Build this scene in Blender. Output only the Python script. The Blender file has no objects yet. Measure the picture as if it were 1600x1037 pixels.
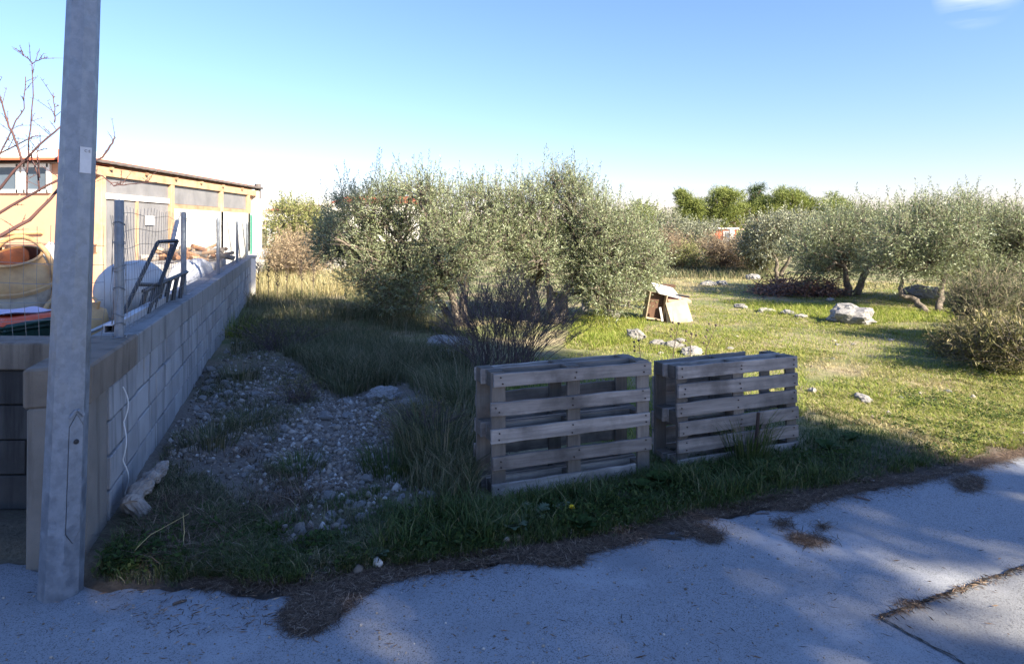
import bpy, bmesh, math, random
import numpy as np
from mathutils import Vector, Matrix, Euler, noise as mnoise

random.seed(7); RNG = np.random.default_rng(11)
SC = bpy.context.scene
COL = SC.collection

# ------------------------------------------------------------------ camera, sky, sun, exposure
EYE = 1.70; F = 1000.0; CX = 800.0; HY = 360.0      # the photograph's own geometry: focal length and horizon in its pixels
cam = bpy.data.cameras.new('camera'); cam_o = bpy.data.objects.new('camera', cam); COL.objects.link(cam_o)
cam.lens = 22.5; cam.sensor_width = 36.0; cam.shift_y = -0.0991; cam.clip_start = .05; cam.clip_end = 3000
cam_o.location = (0, 0, EYE); cam_o.rotation_euler = (math.pi/2, 0, 0)
SC.camera = cam_o

SUN_EL = math.radians(30); SUN_ROT = math.atan2(.74, -.67)
S = Vector((math.sin(SUN_ROT)*math.cos(SUN_EL), math.cos(SUN_ROT)*math.cos(SUN_EL), math.sin(SUN_EL)))
world = bpy.data.worlds.new('World'); SC.world = world; world.use_nodes = True
wn = world.node_tree; bg = wn.nodes['Background']
sky = wn.nodes.new('ShaderNodeTexSky'); sky.sky_type = 'NISHITA'; sky.sun_disc = False
sky.sun_elevation = SUN_EL; sky.sun_rotation = SUN_ROT; sky.air_density = 1.5; sky.dust_density = 0.03; sky.ozone_density = 10.0
bg.inputs['Strength'].default_value = 0.065
# one small wisp of cloud
tc = wn.nodes.new('ShaderNodeTexCoord')
cd = Vector((.73, 1, .378)).normalized()
dist = wn.nodes.new('ShaderNodeVectorMath'); dist.operation = 'DISTANCE'; dist.inputs[1].default_value = cd
mp = wn.nodes.new('ShaderNodeMapping'); mp.inputs['Scale'].default_value = (7, 7, 45)
wn.links.new(tc.outputs['Generated'], mp.inputs[0]); wn.links.new(tc.outputs['Generated'], dist.inputs[0])
nz = wn.nodes.new('ShaderNodeTexNoise'); nz.inputs['Scale'].default_value = 1.0; nz.inputs['Detail'].default_value = 7
wn.links.new(mp.outputs[0], nz.inputs[0])
mr = wn.nodes.new('ShaderNodeMapRange'); mr.inputs[1].default_value = .42; mr.inputs[2].default_value = .7
wn.links.new(nz.outputs[0], mr.inputs[0])
md = wn.nodes.new('ShaderNodeMapRange'); md.inputs[1].default_value = .05; md.inputs[2].default_value = .01
wn.links.new(dist.outputs['Value'], md.inputs[0])
mu = wn.nodes.new('ShaderNodeMath'); mu.operation = 'MULTIPLY'
wn.links.new(mr.outputs[0], mu.inputs[0]); wn.links.new(md.outputs[0], mu.inputs[1])
mx = wn.nodes.new('ShaderNodeMixRGB'); mx.inputs[2].default_value = (4.2, 4.6, 5.2, 1)
wn.links.new(mu.outputs[0], mx.inputs[0]); wb = wn.nodes.new('ShaderNodeMixRGB'); wb.blend_type = 'MULTIPLY'; wb.inputs[0].default_value = 1; wb.inputs[2].default_value = (1.22, .96, 1.04, 1)   # white balance of the whole sky
wn.links.new(sky.outputs[0], wb.inputs[1]); wn.links.new(wb.outputs[0], mx.inputs[1]); wn.links.new(mx.outputs[0], bg.inputs['Color'])

sun = bpy.data.lights.new('sun', 'SUN'); sun.energy = 4.7; sun.angle = math.radians(.55); sun.color = (1, .89, .71)
sun_o = bpy.data.objects.new('sun', sun); COL.objects.link(sun_o); sun_o.location = S*60
sun_o.rotation_euler = S.to_track_quat('Z', 'Y').to_euler()
SC.view_settings.view_transform = 'Standard'; SC.view_settings.look = 'None'
SC.view_settings.exposure = 2.0; SC.view_settings.gamma = 1; SC.view_settings.use_curve_mapping = False

# ------------------------------------------------------------------ geometry helpers
def P(px, py, Y): return Vector(((px-CX)/F*Y, Y, EYE-(py-HY)/F*Y))
def G(px, py, z=0.0):
    Y = (EYE-z)*F/(py-HY); return Vector(((px-CX)/F*Y, Y, z))

ROADX = np.array([-60, -2.6, -2.0, -1.1, .35, 1.62, 2.81, 4.0, 20., 80.])
ROADY = np.array([1.0, 3.34, 3.13, 3.05, 3.50, 4.02, 4.50, 5.0, 11.6, 36.])
def wob(x, y, f, s):
    return (np.sin(x*f+s)*np.cos(y*f*1.13+s*2.1)+.5*np.sin(x*f*2.3+y*f*1.7+s*3.3)+.25*np.cos(x*f*5.1-y*f*4.3+s))/1.75
def road_edge(x):
    x = np.asarray(x, float)
    return np.interp(x, ROADX, ROADY)+.03*np.sin(x*7.3)+.02*np.sin(x*17.1+1)+.012*np.sin(x*41+2)
def gz(x, y):
    x = np.asarray(x, float); y = np.asarray(y, float)
    d = y-np.interp(x, ROADX, ROADY)
    t = np.clip((d+.22)/.36, 0, 1); t = t*t*(3-2*t)
    z = -.07+.095*t+.014*t*wob(x, y, 9.0, 1.7)+.007*t*wob(x, y, 23.0, .3)
    a = np.clip((d-.2)/1.5, 0, 1)
    z = z+a*(.035*wob(x, y, 1.3, .4)+.02*wob(x, y, 4.1, 2.0))
    z = z+np.clip((y-14)/30, 0, 1)*.12*wob(x, y, .35, 1.2)+np.clip(y-26, 0, 60)*.008
    # yard behind the block wall lies level
    w = np.clip((-(x+2.2)-.345*(y-3.3))/.4, 0, 1)*np.clip((y-3.7)/.3, 0, 1)
    return z*(1-w)+(-.04)*w
def gz1(x, y): return float(gz(x, y))
def on_ground(px, py):
    p = G(px, py)
    for _ in range(4): p = G(px, py, gz1(p.x, p.y))
    return p

def tag(o, label=None, cat=None, group=None, kind=None):
    if label: o['label'] = label
    if cat: o['category'] = cat
    if group: o['group'] = group
    if kind: o['kind'] = kind
    return o
def empty(name, loc, label=None, cat=None, group=None, rot=(0, 0, 0)):
    o = bpy.data.objects.new(name, None); COL.objects.link(o); o.location = loc; o.rotation_euler = rot
    o.empty_display_size = .1
    return tag(o, label, cat, group)
def link(name, me, mat=None, parent=None, loc=None, rot=None):
    if mat is not None and len(me.materials) == 0: me.materials.append(mat)
    o = bpy.data.objects.new(name, me); COL.objects.link(o)
    if parent: o.parent = parent
    if loc is not None: o.location = loc
    if rot is not None: o.rotation_euler = rot
    return o
def meshnp(name, V, sizes, idx, smooth=False):
    me = bpy.data.meshes.new(name)
    V = np.asarray(V, np.float32); sizes = np.asarray(sizes, np.int32); idx = np.asarray(idx, np.int32)
    me.vertices.add(len(V)); me.vertices.foreach_set('co', V.ravel())
    me.loops.add(len(idx)); me.loops.foreach_set('vertex_index', idx)
    me.polygons.add(len(sizes))
    st = np.concatenate([[0], np.cumsum(sizes)[:-1]]).astype(np.int32)
    me.polygons.foreach_set('loop_start', st)
    try: me.polygons.foreach_set('loop_total', sizes)
    except Exception: pass
    if smooth: me.polygons.foreach_set('use_smooth', np.ones(len(sizes), bool))
    me.update(calc_edges=True); me.validate(clean_customdata=False)
    return me
def quads(name, V, smooth=False):                       # V: (N,4,3)
    n = len(V)
    return meshnp(name, V.reshape(-1, 3), np.full(n, 4), np.arange(4*n), smooth)

class MB:
    def __init__(s): s.v = []; s.f = []
    def add(s, vs, fs):
        k = len(s.v); s.v += [tuple(v) for v in vs]; s.f += [tuple(i+k for i in f) for f in fs]
    def box(s, c, d, rot=None, jit=0, origin=None):
        c = Vector(c); vs = []
        for z in (-1, 1):
            for y in (-1, 1):
                for x in (-1, 1):
                    p = Vector((x*d[0]/2, y*d[1]/2, z*d[2]/2))
                    if jit: p += Vector((random.uniform(-jit, jit), random.uniform(-jit, jit), random.uniform(-jit, jit)))
                    if rot is not None: p = rot @ p
                    vs.append(p+c)
        s.add(vs, [(0, 2, 3, 1), (4, 5, 7, 6), (0, 1, 5, 4), (2, 6, 7, 3), (0, 4, 6, 2), (1, 3, 7, 5)])
    def tube(s, pts, radii, n=6, cap=True):
        pts = [Vector(p) for p in pts]
        if not hasattr(radii, '__len__'): radii = [radii]*len(pts)
        k = len(s.v); up = None
        for i, p in enumerate(pts):
            t = (pts[min(i+1, len(pts)-1)]-pts[max(i-1, 0)])
            if t.length < 1e-9: t = Vector((0, 0, 1))
            t.normalize()
            if up is None: up = t.orthogonal().normalized()
            up = (up-t*up.dot(t))
            if up.length < 1e-6: up = t.orthogonal()
            up.normalize(); b = t.cross(up)
            for j in range(n):
                a = 2*math.pi*j/n
                s.v.append(tuple(p+(up*math.cos(a)+b*math.sin(a))*radii[i]))
        for i in range(len(pts)-1):
            for j in range(n):
                a = k+i*n+j; b2 = k+i*n+(j+1) % n
                s.f.append((a, b2, b2+n, a+n))
        if cap and n > 2:
            s.f.append(tuple(k+j for j in reversed(range(n)))); e = k+(len(pts)-1)*n
            s.f.append(tuple(e+j for j in range(n)))
    def lathe(s, prof, n=24, mat=None):                  # prof: (r,z)
        k = len(s.v)
        for r, z in prof:
            for j in range(n):
                a = 2*math.pi*j/n; p = Vector((r*math.cos(a), r*math.sin(a), z))
                s.v.append(tuple(mat @ p if mat is not None else p))
        for i in range(len(prof)-1):
            for j in range(n):
                a = k+i*n+j; b = k+i*n+(j+1) % n
                s.f.append((a, b, b+n, a+n))
    def prism(s, poly, h, mat=None):                     # poly in xy, extruded along z
        n = len(poly); vs = [Vector((x, y, 0)) for x, y in poly]+[Vector((x, y, h)) for x, y in poly]
        if mat is not None: vs = [mat @ v for v in vs]
        s.add(vs, [tuple(reversed(range(n))), tuple(range(n, 2*n))]+[(i, (i+1) % n, (i+1) % n+n, i+n) for i in range(n)])
    def mesh(s, name, bevel=0, smooth=False, seg=1):
        me = bpy.data.meshes.new(name); me.from_pydata(s.v, [], s.f)
        if bevel:
            bm = bmesh.new(); bm.from_mesh(me)
            bmesh.ops.recalc_face_normals(bm, faces=bm.faces[:])
            bmesh.ops.bevel(bm, geom=bm.edges[:], offset=bevel, segments=seg, affect='EDGES', clamp_overlap=True)
            bm.to_mesh(me); bm.free()
        if smooth: me.polygons.foreach_set('use_smooth', np.ones(len(me.polygons), bool))
        me.update(); return me
    def build(s, name, mat, parent=None, bevel=0, smooth=False, loc=None, rot=None):
        return link(name, s.mesh(name, bevel, smooth), mat, parent, loc, rot)
def frame_matrix(origin, xdir, zdir):
    x = Vector(xdir).normalized(); z = Vector(zdir); z = (z-x*z.dot(x)).normalized(); y = z.cross(x)
    m = Matrix((x, y, z)).transposed().to_4x4(); m.translation = Vector(origin); return m

# ------------------------------------------------------------------ materials
def mat_new(name):
    m = bpy.data.materials.new(name); m.use_nodes = True
    return m, m.node_tree, m.node_tree.nodes['Principled BSDF']
def ramp(nt, src, stops):
    r = nt.nodes.new('ShaderNodeValToRGB'); nt.links.new(src, r.inputs[0])
    e = r.color_ramp.elements
    while len(e) < len(stops): e.new(.5)
    for el, (p, c) in zip(e, stops): el.position = p; el.color = (*c, 1)
    return r
def noise_node(nt, scale, detail=6, vec=None, rough=.6, coord='pos'):
    n = nt.nodes.new('ShaderNodeTexNoise'); n.inputs['Scale'].default_value = scale; n.inputs['Detail'].default_value = detail
    n.inputs['Roughness'].default_value = rough
    if vec is None:
        if coord == 'pos':
            g = nt.nodes.new('ShaderNodeNewGeometry'); vec = g.outputs['Position']
        else:
            t = nt.nodes.new('ShaderNodeTexCoord'); oi = nt.nodes.new('ShaderNodeObjectInfo')
            a = nt.nodes.new('ShaderNodeVectorMath'); a.operation = 'MULTIPLY_ADD'
            a.inputs[1].default_value = (1, 1, 1)
            ml = nt.nodes.new('ShaderNodeMath'); ml.operation = 'MULTIPLY'; ml.inputs[1].default_value = 37.
            nt.links.new(oi.outputs['Random'], ml.inputs[0]); nt.links.new(t.outputs['Object'], a.inputs[0]); nt.links.new(ml.outputs[0], a.inputs[2])
            vec = a.outputs[0]
    nt.links.new(vec, n.inputs['Vector']); return n
def mapped(nt, scale, coord='pos', rot=(0, 0, 0)):
    n = noise_node(nt, 1, 1, coord=coord); v = n.inputs['Vector'].links[0].from_socket; nt.nodes.remove(n)
    m = nt.nodes.new('ShaderNodeMapping'); m.inputs['Scale'].default_value = scale; m.inputs['Rotation'].default_value = rot
    nt.links.new(v, m.inputs[0]); return m.outputs[0]
def mixc(nt, fac, a, b, mode='MIX'):
    m = nt.nodes.new('ShaderNodeMixRGB'); m.blend_type = mode
    for i, v in ((0, fac), (1, a), (2, b)):
        if hasattr(v, 'is_output') or hasattr(v, 'links'): nt.links.new(v, m.inputs[i])
        elif i == 0: m.inputs[0].default_value = v
        else: m.inputs[i].default_value = (*v, 1)
    return m.outputs[0]
def rng01(nt, src, a, b):
    m = nt.nodes.new('ShaderNodeMapRange'); m.inputs[1].default_value = a; m.inputs[2].default_value = b
    nt.links.new(src, m.inputs[0]); return m.outputs[0]
def bump(nt, bsdf, src, strength=.5, dist=.01):
    b = nt.nodes.new('ShaderNodeBump'); b.inputs['Strength'].default_value = strength; b.inputs['Distance'].default_value = dist
    nt.links.new(src, b.inputs['Height']); nt.links.new(b.outputs[0], bsdf.inputs['Normal'])
def simple(name, c1, c2=None, scale=8, rough=.8, bmp=0, bdist=.01, metal=0, bscale=None, coord='pos', lo=.3, hi=.7):
    m, nt, b = mat_new(name)
    c2 = c2 or tuple(x*.8 for x in c1)
    n = noise_node(nt, scale, 8, coord=coord); r = ramp(nt, n.outputs[0], [(lo, c2), (hi, c1)])
    nt.links.new(r.outputs[0], b.inputs['Base Color']); b.inputs['Roughness'].default_value = rough; b.inputs['Metallic'].default_value = metal
    if bmp:
        n2 = noise_node(nt, bscale or scale*6, 8, coord=coord); bump(nt, b, n2.outputs[0], bmp, bdist)
    return m
def leafmat(name, stops, back=None, trans=.25, rough=.55, spec=.3):
    m, nt, b = mat_new(name)
    g = nt.nodes.new('ShaderNodeNewGeometry')
    r = ramp(nt, g.outputs['Random Per Island'], stops); col = r.outputs[0]
    if back: col = mixc(nt, g.outputs['Backfacing'], col, back)
    nt.links.new(col, b.inputs['Base Color']); b.inputs['Roughness'].default_value = rough
    b.inputs['Specular IOR Level'].default_value = spec
    if trans:
        t = nt.nodes.new('ShaderNodeBsdfTranslucent'); nt.links.new(col, t.inputs[0])
        ms = nt.nodes.new('ShaderNodeMixShader'); ms.inputs[0].default_value = trans
        nt.links.new(b.outputs[0], ms.inputs[1]); nt.links.new(t.outputs[0], ms.inputs[2])
        nt.links.new(ms.outputs[0], nt.nodes['Material Output'].inputs[0])
    return m
def woodmat(name, c1, c2, axis=0, k=1.0, rough=.85, knots=True):
    m, nt, b = mat_new(name)
    sc = [26*k, 26*k, 26*k]; sc[axis] = 1.6*k
    v = mapped(nt, sc, 'obj'); n = noise_node(nt, 1.0, 9, vec=v, rough=.65)
    oi = nt.nodes.new('ShaderNodeObjectInfo')
    r = ramp(nt, n.outputs[0], [(.28, c2), (.72, c1)])
    n3 = noise_node(nt, 3.5, 5, coord='obj'); col = mixc(nt, rng01(nt, n3.outputs[0], .45, .75), r.outputs[0], tuple(x*.62 for x in c2))
    br = nt.nodes.new('ShaderNodeMapRange'); br.inputs[3].default_value = .62; br.inputs[4].default_value = 1.25
    nt.links.new(oi.outputs['Random'], br.inputs[0])
    hs = nt.nodes.new('ShaderNodeHueSaturation'); nt.links.new(br.outputs[0], hs.inputs['Value']); nt.links.new(col, hs.inputs['Color'])
    nt.links.new(hs.outputs[0], b.inputs['Base Color']); b.inputs['Roughness'].default_value = rough
    bump(nt, b, n.outputs[0], .6, .004); return m

M = {}
# concrete block, concrete beam, stained beam end
def concrete(name, c1, c2, streak=.5, stain=None):
    m, nt, b = mat_new(name)
    n = noise_node(nt, 3.0, 9); fine = noise_node(nt, 90, 6, rough=.7)
    r = ramp(nt, n.outputs[0], [(.3, c2), (.7, c1)])
    v = mapped(nt, (9, 9, .8)); st = noise_node(nt, 1, 6, vec=v)
    col = mixc(nt, rng01(nt, st.outputs[0], .52, .72), r.outputs[0], stain or tuple(x*.5 for x in c2))
    oi = nt.nodes.new('ShaderNodeObjectInfo')
    br = nt.nodes.new('ShaderNodeMapRange'); br.inputs[3].default_value = .8; br.inputs[4].default_value = 1.12
    nt.links.new(oi.outputs['Random'], br.inputs[0])
    hs = nt.nodes.new('ShaderNodeHueSaturation'); nt.links.new(br.outputs[0], hs.inputs['Value']); nt.links.new(col, hs.inputs['Color'])
    f2 = mixc(nt, rng01(nt, fine.outputs[0], .62, .8), hs.outputs[0], tuple(x*.45 for x in c2))
    nt.links.new(f2, b.inputs['Base Color']); b.inputs['Roughness'].default_value = .92
    bump(nt, b, fine.outputs[0], .55, .006); return m
M['block'] = concrete('concrete_block_grey', (.39, .385, .38), (.28, .275, .27))
M['beam'] = concrete('concrete_beam', (.36, .35, .33), (.26, .25, .23))
M['brownbeam'] = concrete('stained_concrete', (.27, .225, .175), (.16, .13, .10))
M['mortar'] = concrete('mortar', (.36, .33, .29), (.25, .225, .19))
M['pier'] = concrete('pier_concrete', (.27, .24, .205), (.17, .15, .125))
M['darkwall'] = concrete('shade_dark_block', (.06, .057, .054), (.03, .028, .027))  # near-black tone: deep shade on the return wall painted into its colour
M['slab'] = simple('yard_concrete', (.52, .50, .46), (.40, .385, .35), 1.2, .9, .3, .01, bscale=30)

# galvanised steel
def galv():
    m, nt, b = mat_new('galvanised_steel')
    vo = nt.nodes.new('ShaderNodeTexVoronoi'); vo.inputs['Scale'].default_value = 38
    v = mapped(nt, (1, 1, .55)); n0 = noise_node(nt, 14, 4); 
    ad = nt.nodes.new('ShaderNodeVectorMath'); ad.operation = 'MULTIPLY_ADD'; ad.inputs[1].default_value = (.1, .1, .1)
    nt.links.new(n0.outputs['Color'], ad.inputs[0]); nt.links.new(v, ad.inputs[2]); nt.links.new(ad.outputs[0], vo.inputs['Vector'])
    sep = nt.nodes.new('ShaderNodeSeparateColor'); nt.links.new(vo.outputs['Color'], sep.inputs[0])
    n = noise_node(nt, 20, 4)
    r1 = ramp(nt, sep.outputs[0], [(.2, (.16, .185, .22)), (.8, (.27, .30, .345))])
    r2 = ramp(nt, n.outputs[0], [(.42, (.185, .215, .255)), (.60, (.27, .305, .35))])
    col = mixc(nt, .55, r1.outputs[0], r2.outputs[0])
    nt.links.new(col, b.inputs['Base Color']); b.inputs['Metallic'].default_value = .55
    rr = nt.nodes.new('ShaderNodeMapRange'); rr.inputs[3].default_value = .42; rr.inputs[4].default_value = .68
    nt.links.new(sep.outputs[0], rr.inputs[0]); nt.links.new(rr.outputs[0], b.inputs['Roughness'])
    return m
M['galv'] = galv()
M['wire'] = simple('grey_wire', (.22, .23, .24), None, 30, .5, metal=.6)
M['greenwire'] = simple('green_wire', (.03, .17, .12), None, 30, .5)
M['sticker'] = simple('sticker_paper', (.62, .63, .64), (.52, .53, .55), 30, .6)
M['ink'] = simple('ink', (.08, .08, .09), None, 30, .6)
M['blackmetal'] = simple('black_painted_metal', (.022, .022, .025), (.012, .012, .013), 25, .45)
M['greymetal'] = simple('grey_aluminium', (.52, .53, .55), (.42, .43, .45), 20, .45, metal=.4)
M['white'] = simple('white_paint', (.80, .79, .77), (.70, .69, .66), 3, .7)
M['whiteplastic'] = simple('white_plastic', (.52, .51, .49), (.43, .42, .40), 6, .45)
M['tarp'] = simple('white_tarp', (.50, .51, .54), (.38, .40, .43), 5, .6, .4, .03, bscale=12)
M['yellow'] = simple('worn_yellow_paint', (.60, .38, .17), (.46, .28, .13), 9, .6, .2, .004, lo=.35, hi=.6)
M['cream'] = simple('cement_splashed_drum', (.62, .56, .46), (.44, .38, .30), 8, .85, .4, .006, lo=.38, hi=.55)
M['rust'] = simple('rusty_drum_inside', (.16, .045, .02), (.06, .02, .015), 10, .95, .4, .01)
M['green'] = simple('dark_green_plastic', (.015, .055, .04), (.01, .04, .03), 8, .45)
M['orange'] = simple('orange_red_plastic', (.75, .12, .04), (.62, .09, .03), 8, .45)
M['pink'] = simple('pale_pink_sheet', (.72, .58, .66), (.60, .48, .58), 6, .7, .3, .01)
M['lavender'] = simple('lavender_sheet', (.50, .48, .60), (.42, .40, .52), 4, .6)
M['sack'] = simple('white_rubble_sack', (.55, .55, .54), (.30, .30, .31), 9, .85, .6, .03)
M['bluetarp'] = simple('blue_sheet', (.04, .05, .28), (.03, .035, .2), 8, .5)
M['housewall'] = simple('orange_render', (.51, .275, .175), (.47, .25, .16), 2.5, .9, .3, .003, bscale=150)
M['housewhite'] = simple('white_render', (.78, .76, .72), (.70, .68, .64), 2, .9, .3, .003, bscale=120)
M['roof'] = simple('red_roof_tile', (.50, .13, .06), (.38, .09, .045), 6, .85)
M['roofdark'] = simple('dark_roof_sheet', (.14, .115, .105), (.09, .075, .07), 5, .7)
M['timber'] = woodmat('warm_timber', (.50, .33, .20), (.41, .26, .155), 2)
M['timberx'] = woodmat('warm_timber_beam', (.50, .33, .20), (.41, .26, .155), 1)
M['glass'] = simple('window_glass', (.10, .13, .16), (.07, .09, .12), 2, .06)
def plastic_film():
    m, nt, b = mat_new('translucent_plastic_film')
    n = noise_node(nt, 2.2, 6); r = ramp(nt, n.outputs[0], [(.3, (.25, .25, .265)), (.7, (.36, .355, .37))])
    nt.links.new(r.outputs[0], b.inputs['Base Color']); b.inputs['Roughness'].default_value = .3
    t = nt.nodes.new('ShaderNodeBsdfTranslucent'); nt.links.new(r.outputs[0], t.inputs[0])
    tr = nt.nodes.new('ShaderNodeBsdfTransparent')
    m1 = nt.nodes.new('ShaderNodeMixShader'); m1.inputs[0].default_value = .3
    nt.links.new(b.outputs[0], m1.inputs[1]); nt.links.new(t.outputs[0], m1.inputs[2])
    m2 = nt.nodes.new('ShaderNodeMixShader'); m2.inputs[0].default_value = .18
    nt.links.new(m1.outputs[0], m2.inputs[1]); nt.links.new(tr.outputs[0], m2.inputs[2])
    nt.links.new(m2.outputs[0], nt.nodes['Material Output'].inputs[0])
    v = mapped(nt, (3, 3, .5)); n2 = noise_node(nt, 1, 4, vec=v); bump(nt, b, n2.outputs[0], .5, .05)
    return m
M['film'] = plastic_film()
M['pallet'] = woodmat('weathered_pallet_wood', (.42, .365, .32), (.14, .12, .105), 0)
M['palletz'] = woodmat('weathered_upright_wood_shaded', (.24, .205, .17), (.11, .094, .08), 2)  # darkened: shade inside the pallets is painted into the wood colour
M['palletb'] = woodmat('pallet_block_wood_shaded', (.19, .155, .12), (.095, .08, .064), 1)  # inner blocks toned down too, imitating the shade between the decks
M['nail'] = simple('rusty_nail', (.05, .03, .025), None, 30, .7)
M['browntimber'] = woodmat('brown_pallet_wood', (.30, .16, .09), (.18, .09, .05), 0)
M['bark'] = simple('olive_bark', (.22, .18, .14), (.09, .075, .06), 14, .95, .9, .02, bscale=40)
M['pinebark'] = simple('pine_bark', (.20, .13, .09), (.09, .06, .045), 8, .95, .8, .03)
M['redtwig'] = simple('reddish_bare_bark', (.115, .05, .042), (.06, .034, .036), 10, .85)
M['darktwig'] = simple('dark_dry_twig', (.16, .12, .115), (.08, .06, .058), 10, .9)
M['drift'] = woodmat('bleached_driftwood', (.40, .35, .30), (.20, .165, .135), 0, .8)
def stonemat(name, c1, c2, c3):
    m, nt, b = mat_new(name)
    n = noise_node(nt, 9, 9, coord='obj'); f = noise_node(nt, 45, 7, coord='obj')
    r = ramp(nt, n.outputs[0], [(.3, c3), (.45, c2), (.7, c1)])
    oi = nt.nodes.new('ShaderNodeObjectInfo'); br = nt.nodes.new('ShaderNodeMapRange'); br.inputs[3].default_value = .75; br.inputs[4].default_value = 1.1
    nt.links.new(oi.outputs['Random'], br.inputs[0])
    hs = nt.nodes.new('ShaderNodeHueSaturation'); nt.links.new(br.outputs[0], hs.inputs['Value']); nt.links.new(r.outputs[0], hs.inputs['Color'])
    nt.links.new(hs.outputs[0], b.inputs['Base Color']); b.inputs['Roughness'].default_value = .92
    bump(nt, b, f.outputs[0], .8, .015); return m
M['stone'] = stonemat('limestone', (.40, .385, .36), (.30, .285, .26), (.16, .15, .135))
M['boulder'] = stonemat('weathered_boulder', (.40, .385, .365), (.28, .27, .255), (.09, .085, .08))
def gravelmat():
    m, nt, b = mat_new('gravel_stone')
    g = nt.nodes.new('ShaderNodeNewGeometry')
    r = ramp(nt, g.outputs['Random Per Island'], [(0, (.12, .095, .072)), (.5, (.24, .20, .16)), (.85, (.36, .315, .265)), (1, (.54, .505, .455))])
    nt.links.new(r.outputs[0], b.inputs['Base Color']); b.inputs['Roughness'].default_value = .95; return m
M['gravel'] = gravelmat()

def asphalt(name, base, dark, light, fine=170):
    m, nt, b = mat_new(name)
    big = noise_node(nt, .55, 5); r = ramp(nt, big.outputs[0], [(.3, tuple(x*.85 for x in base)), (.7, base)])
    vo = nt.nodes.new('ShaderNodeTexVoronoi'); vo.inputs['Scale'].default_value = fine
    g = nt.nodes.new('ShaderNodeNewGeometry'); nt.links.new(g.outputs['Position'], vo.inputs['Vector'])
    sep = nt.nodes.new('ShaderNodeSeparateColor'); nt.links.new(vo.outputs['Color'], sep.inputs[0])
    col = mixc(nt, rng01(nt, sep.outputs[0], .72, .9), r.outputs[0], dark)
    col = mixc(nt, rng01(nt, sep.outputs[1], .90, 1.0), col, light)
    mid = noise_node(nt, 22, 8, rough=.75); col = mixc(nt, rng01(nt, mid.outputs[0], .56, .74), col, tuple(x*.6 for x in base))
    st = noise_node(nt, 1.7, 9, rough=.7); col = mixc(nt, rng01(nt, st.outputs[0], .50, .72), col, tuple(x*.72 for x in base))
    du = noise_node(nt, .9, 8, rough=.7); col = mixc(nt, rng01(nt, du.outputs[0], .52, .75), col, tuple(min(1, x*1.35) for x in base))
    nt.links.new(col, b.inputs['Base Color']); b.inputs['Roughness'].default_value = .88
    n2 = noise_node(nt, 120, 6, rough=.8); bump(nt, b, n2.outputs[0], .8, .006); return m
M['road'] = asphalt('worn_light_asphalt', (.315, .325, .338), (.13, .133, .137), (.33, .33, .33), 240)
M['patch'] = asphalt('darker_asphalt_patch', (.235, .24, .248), (.10, .10, .10), (.28, .28, .28), 200)
M['crackdirt'] = simple('dirt_in_crack', (.04, .034, .026), (.018, .015, .012), 60, .95)

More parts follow.
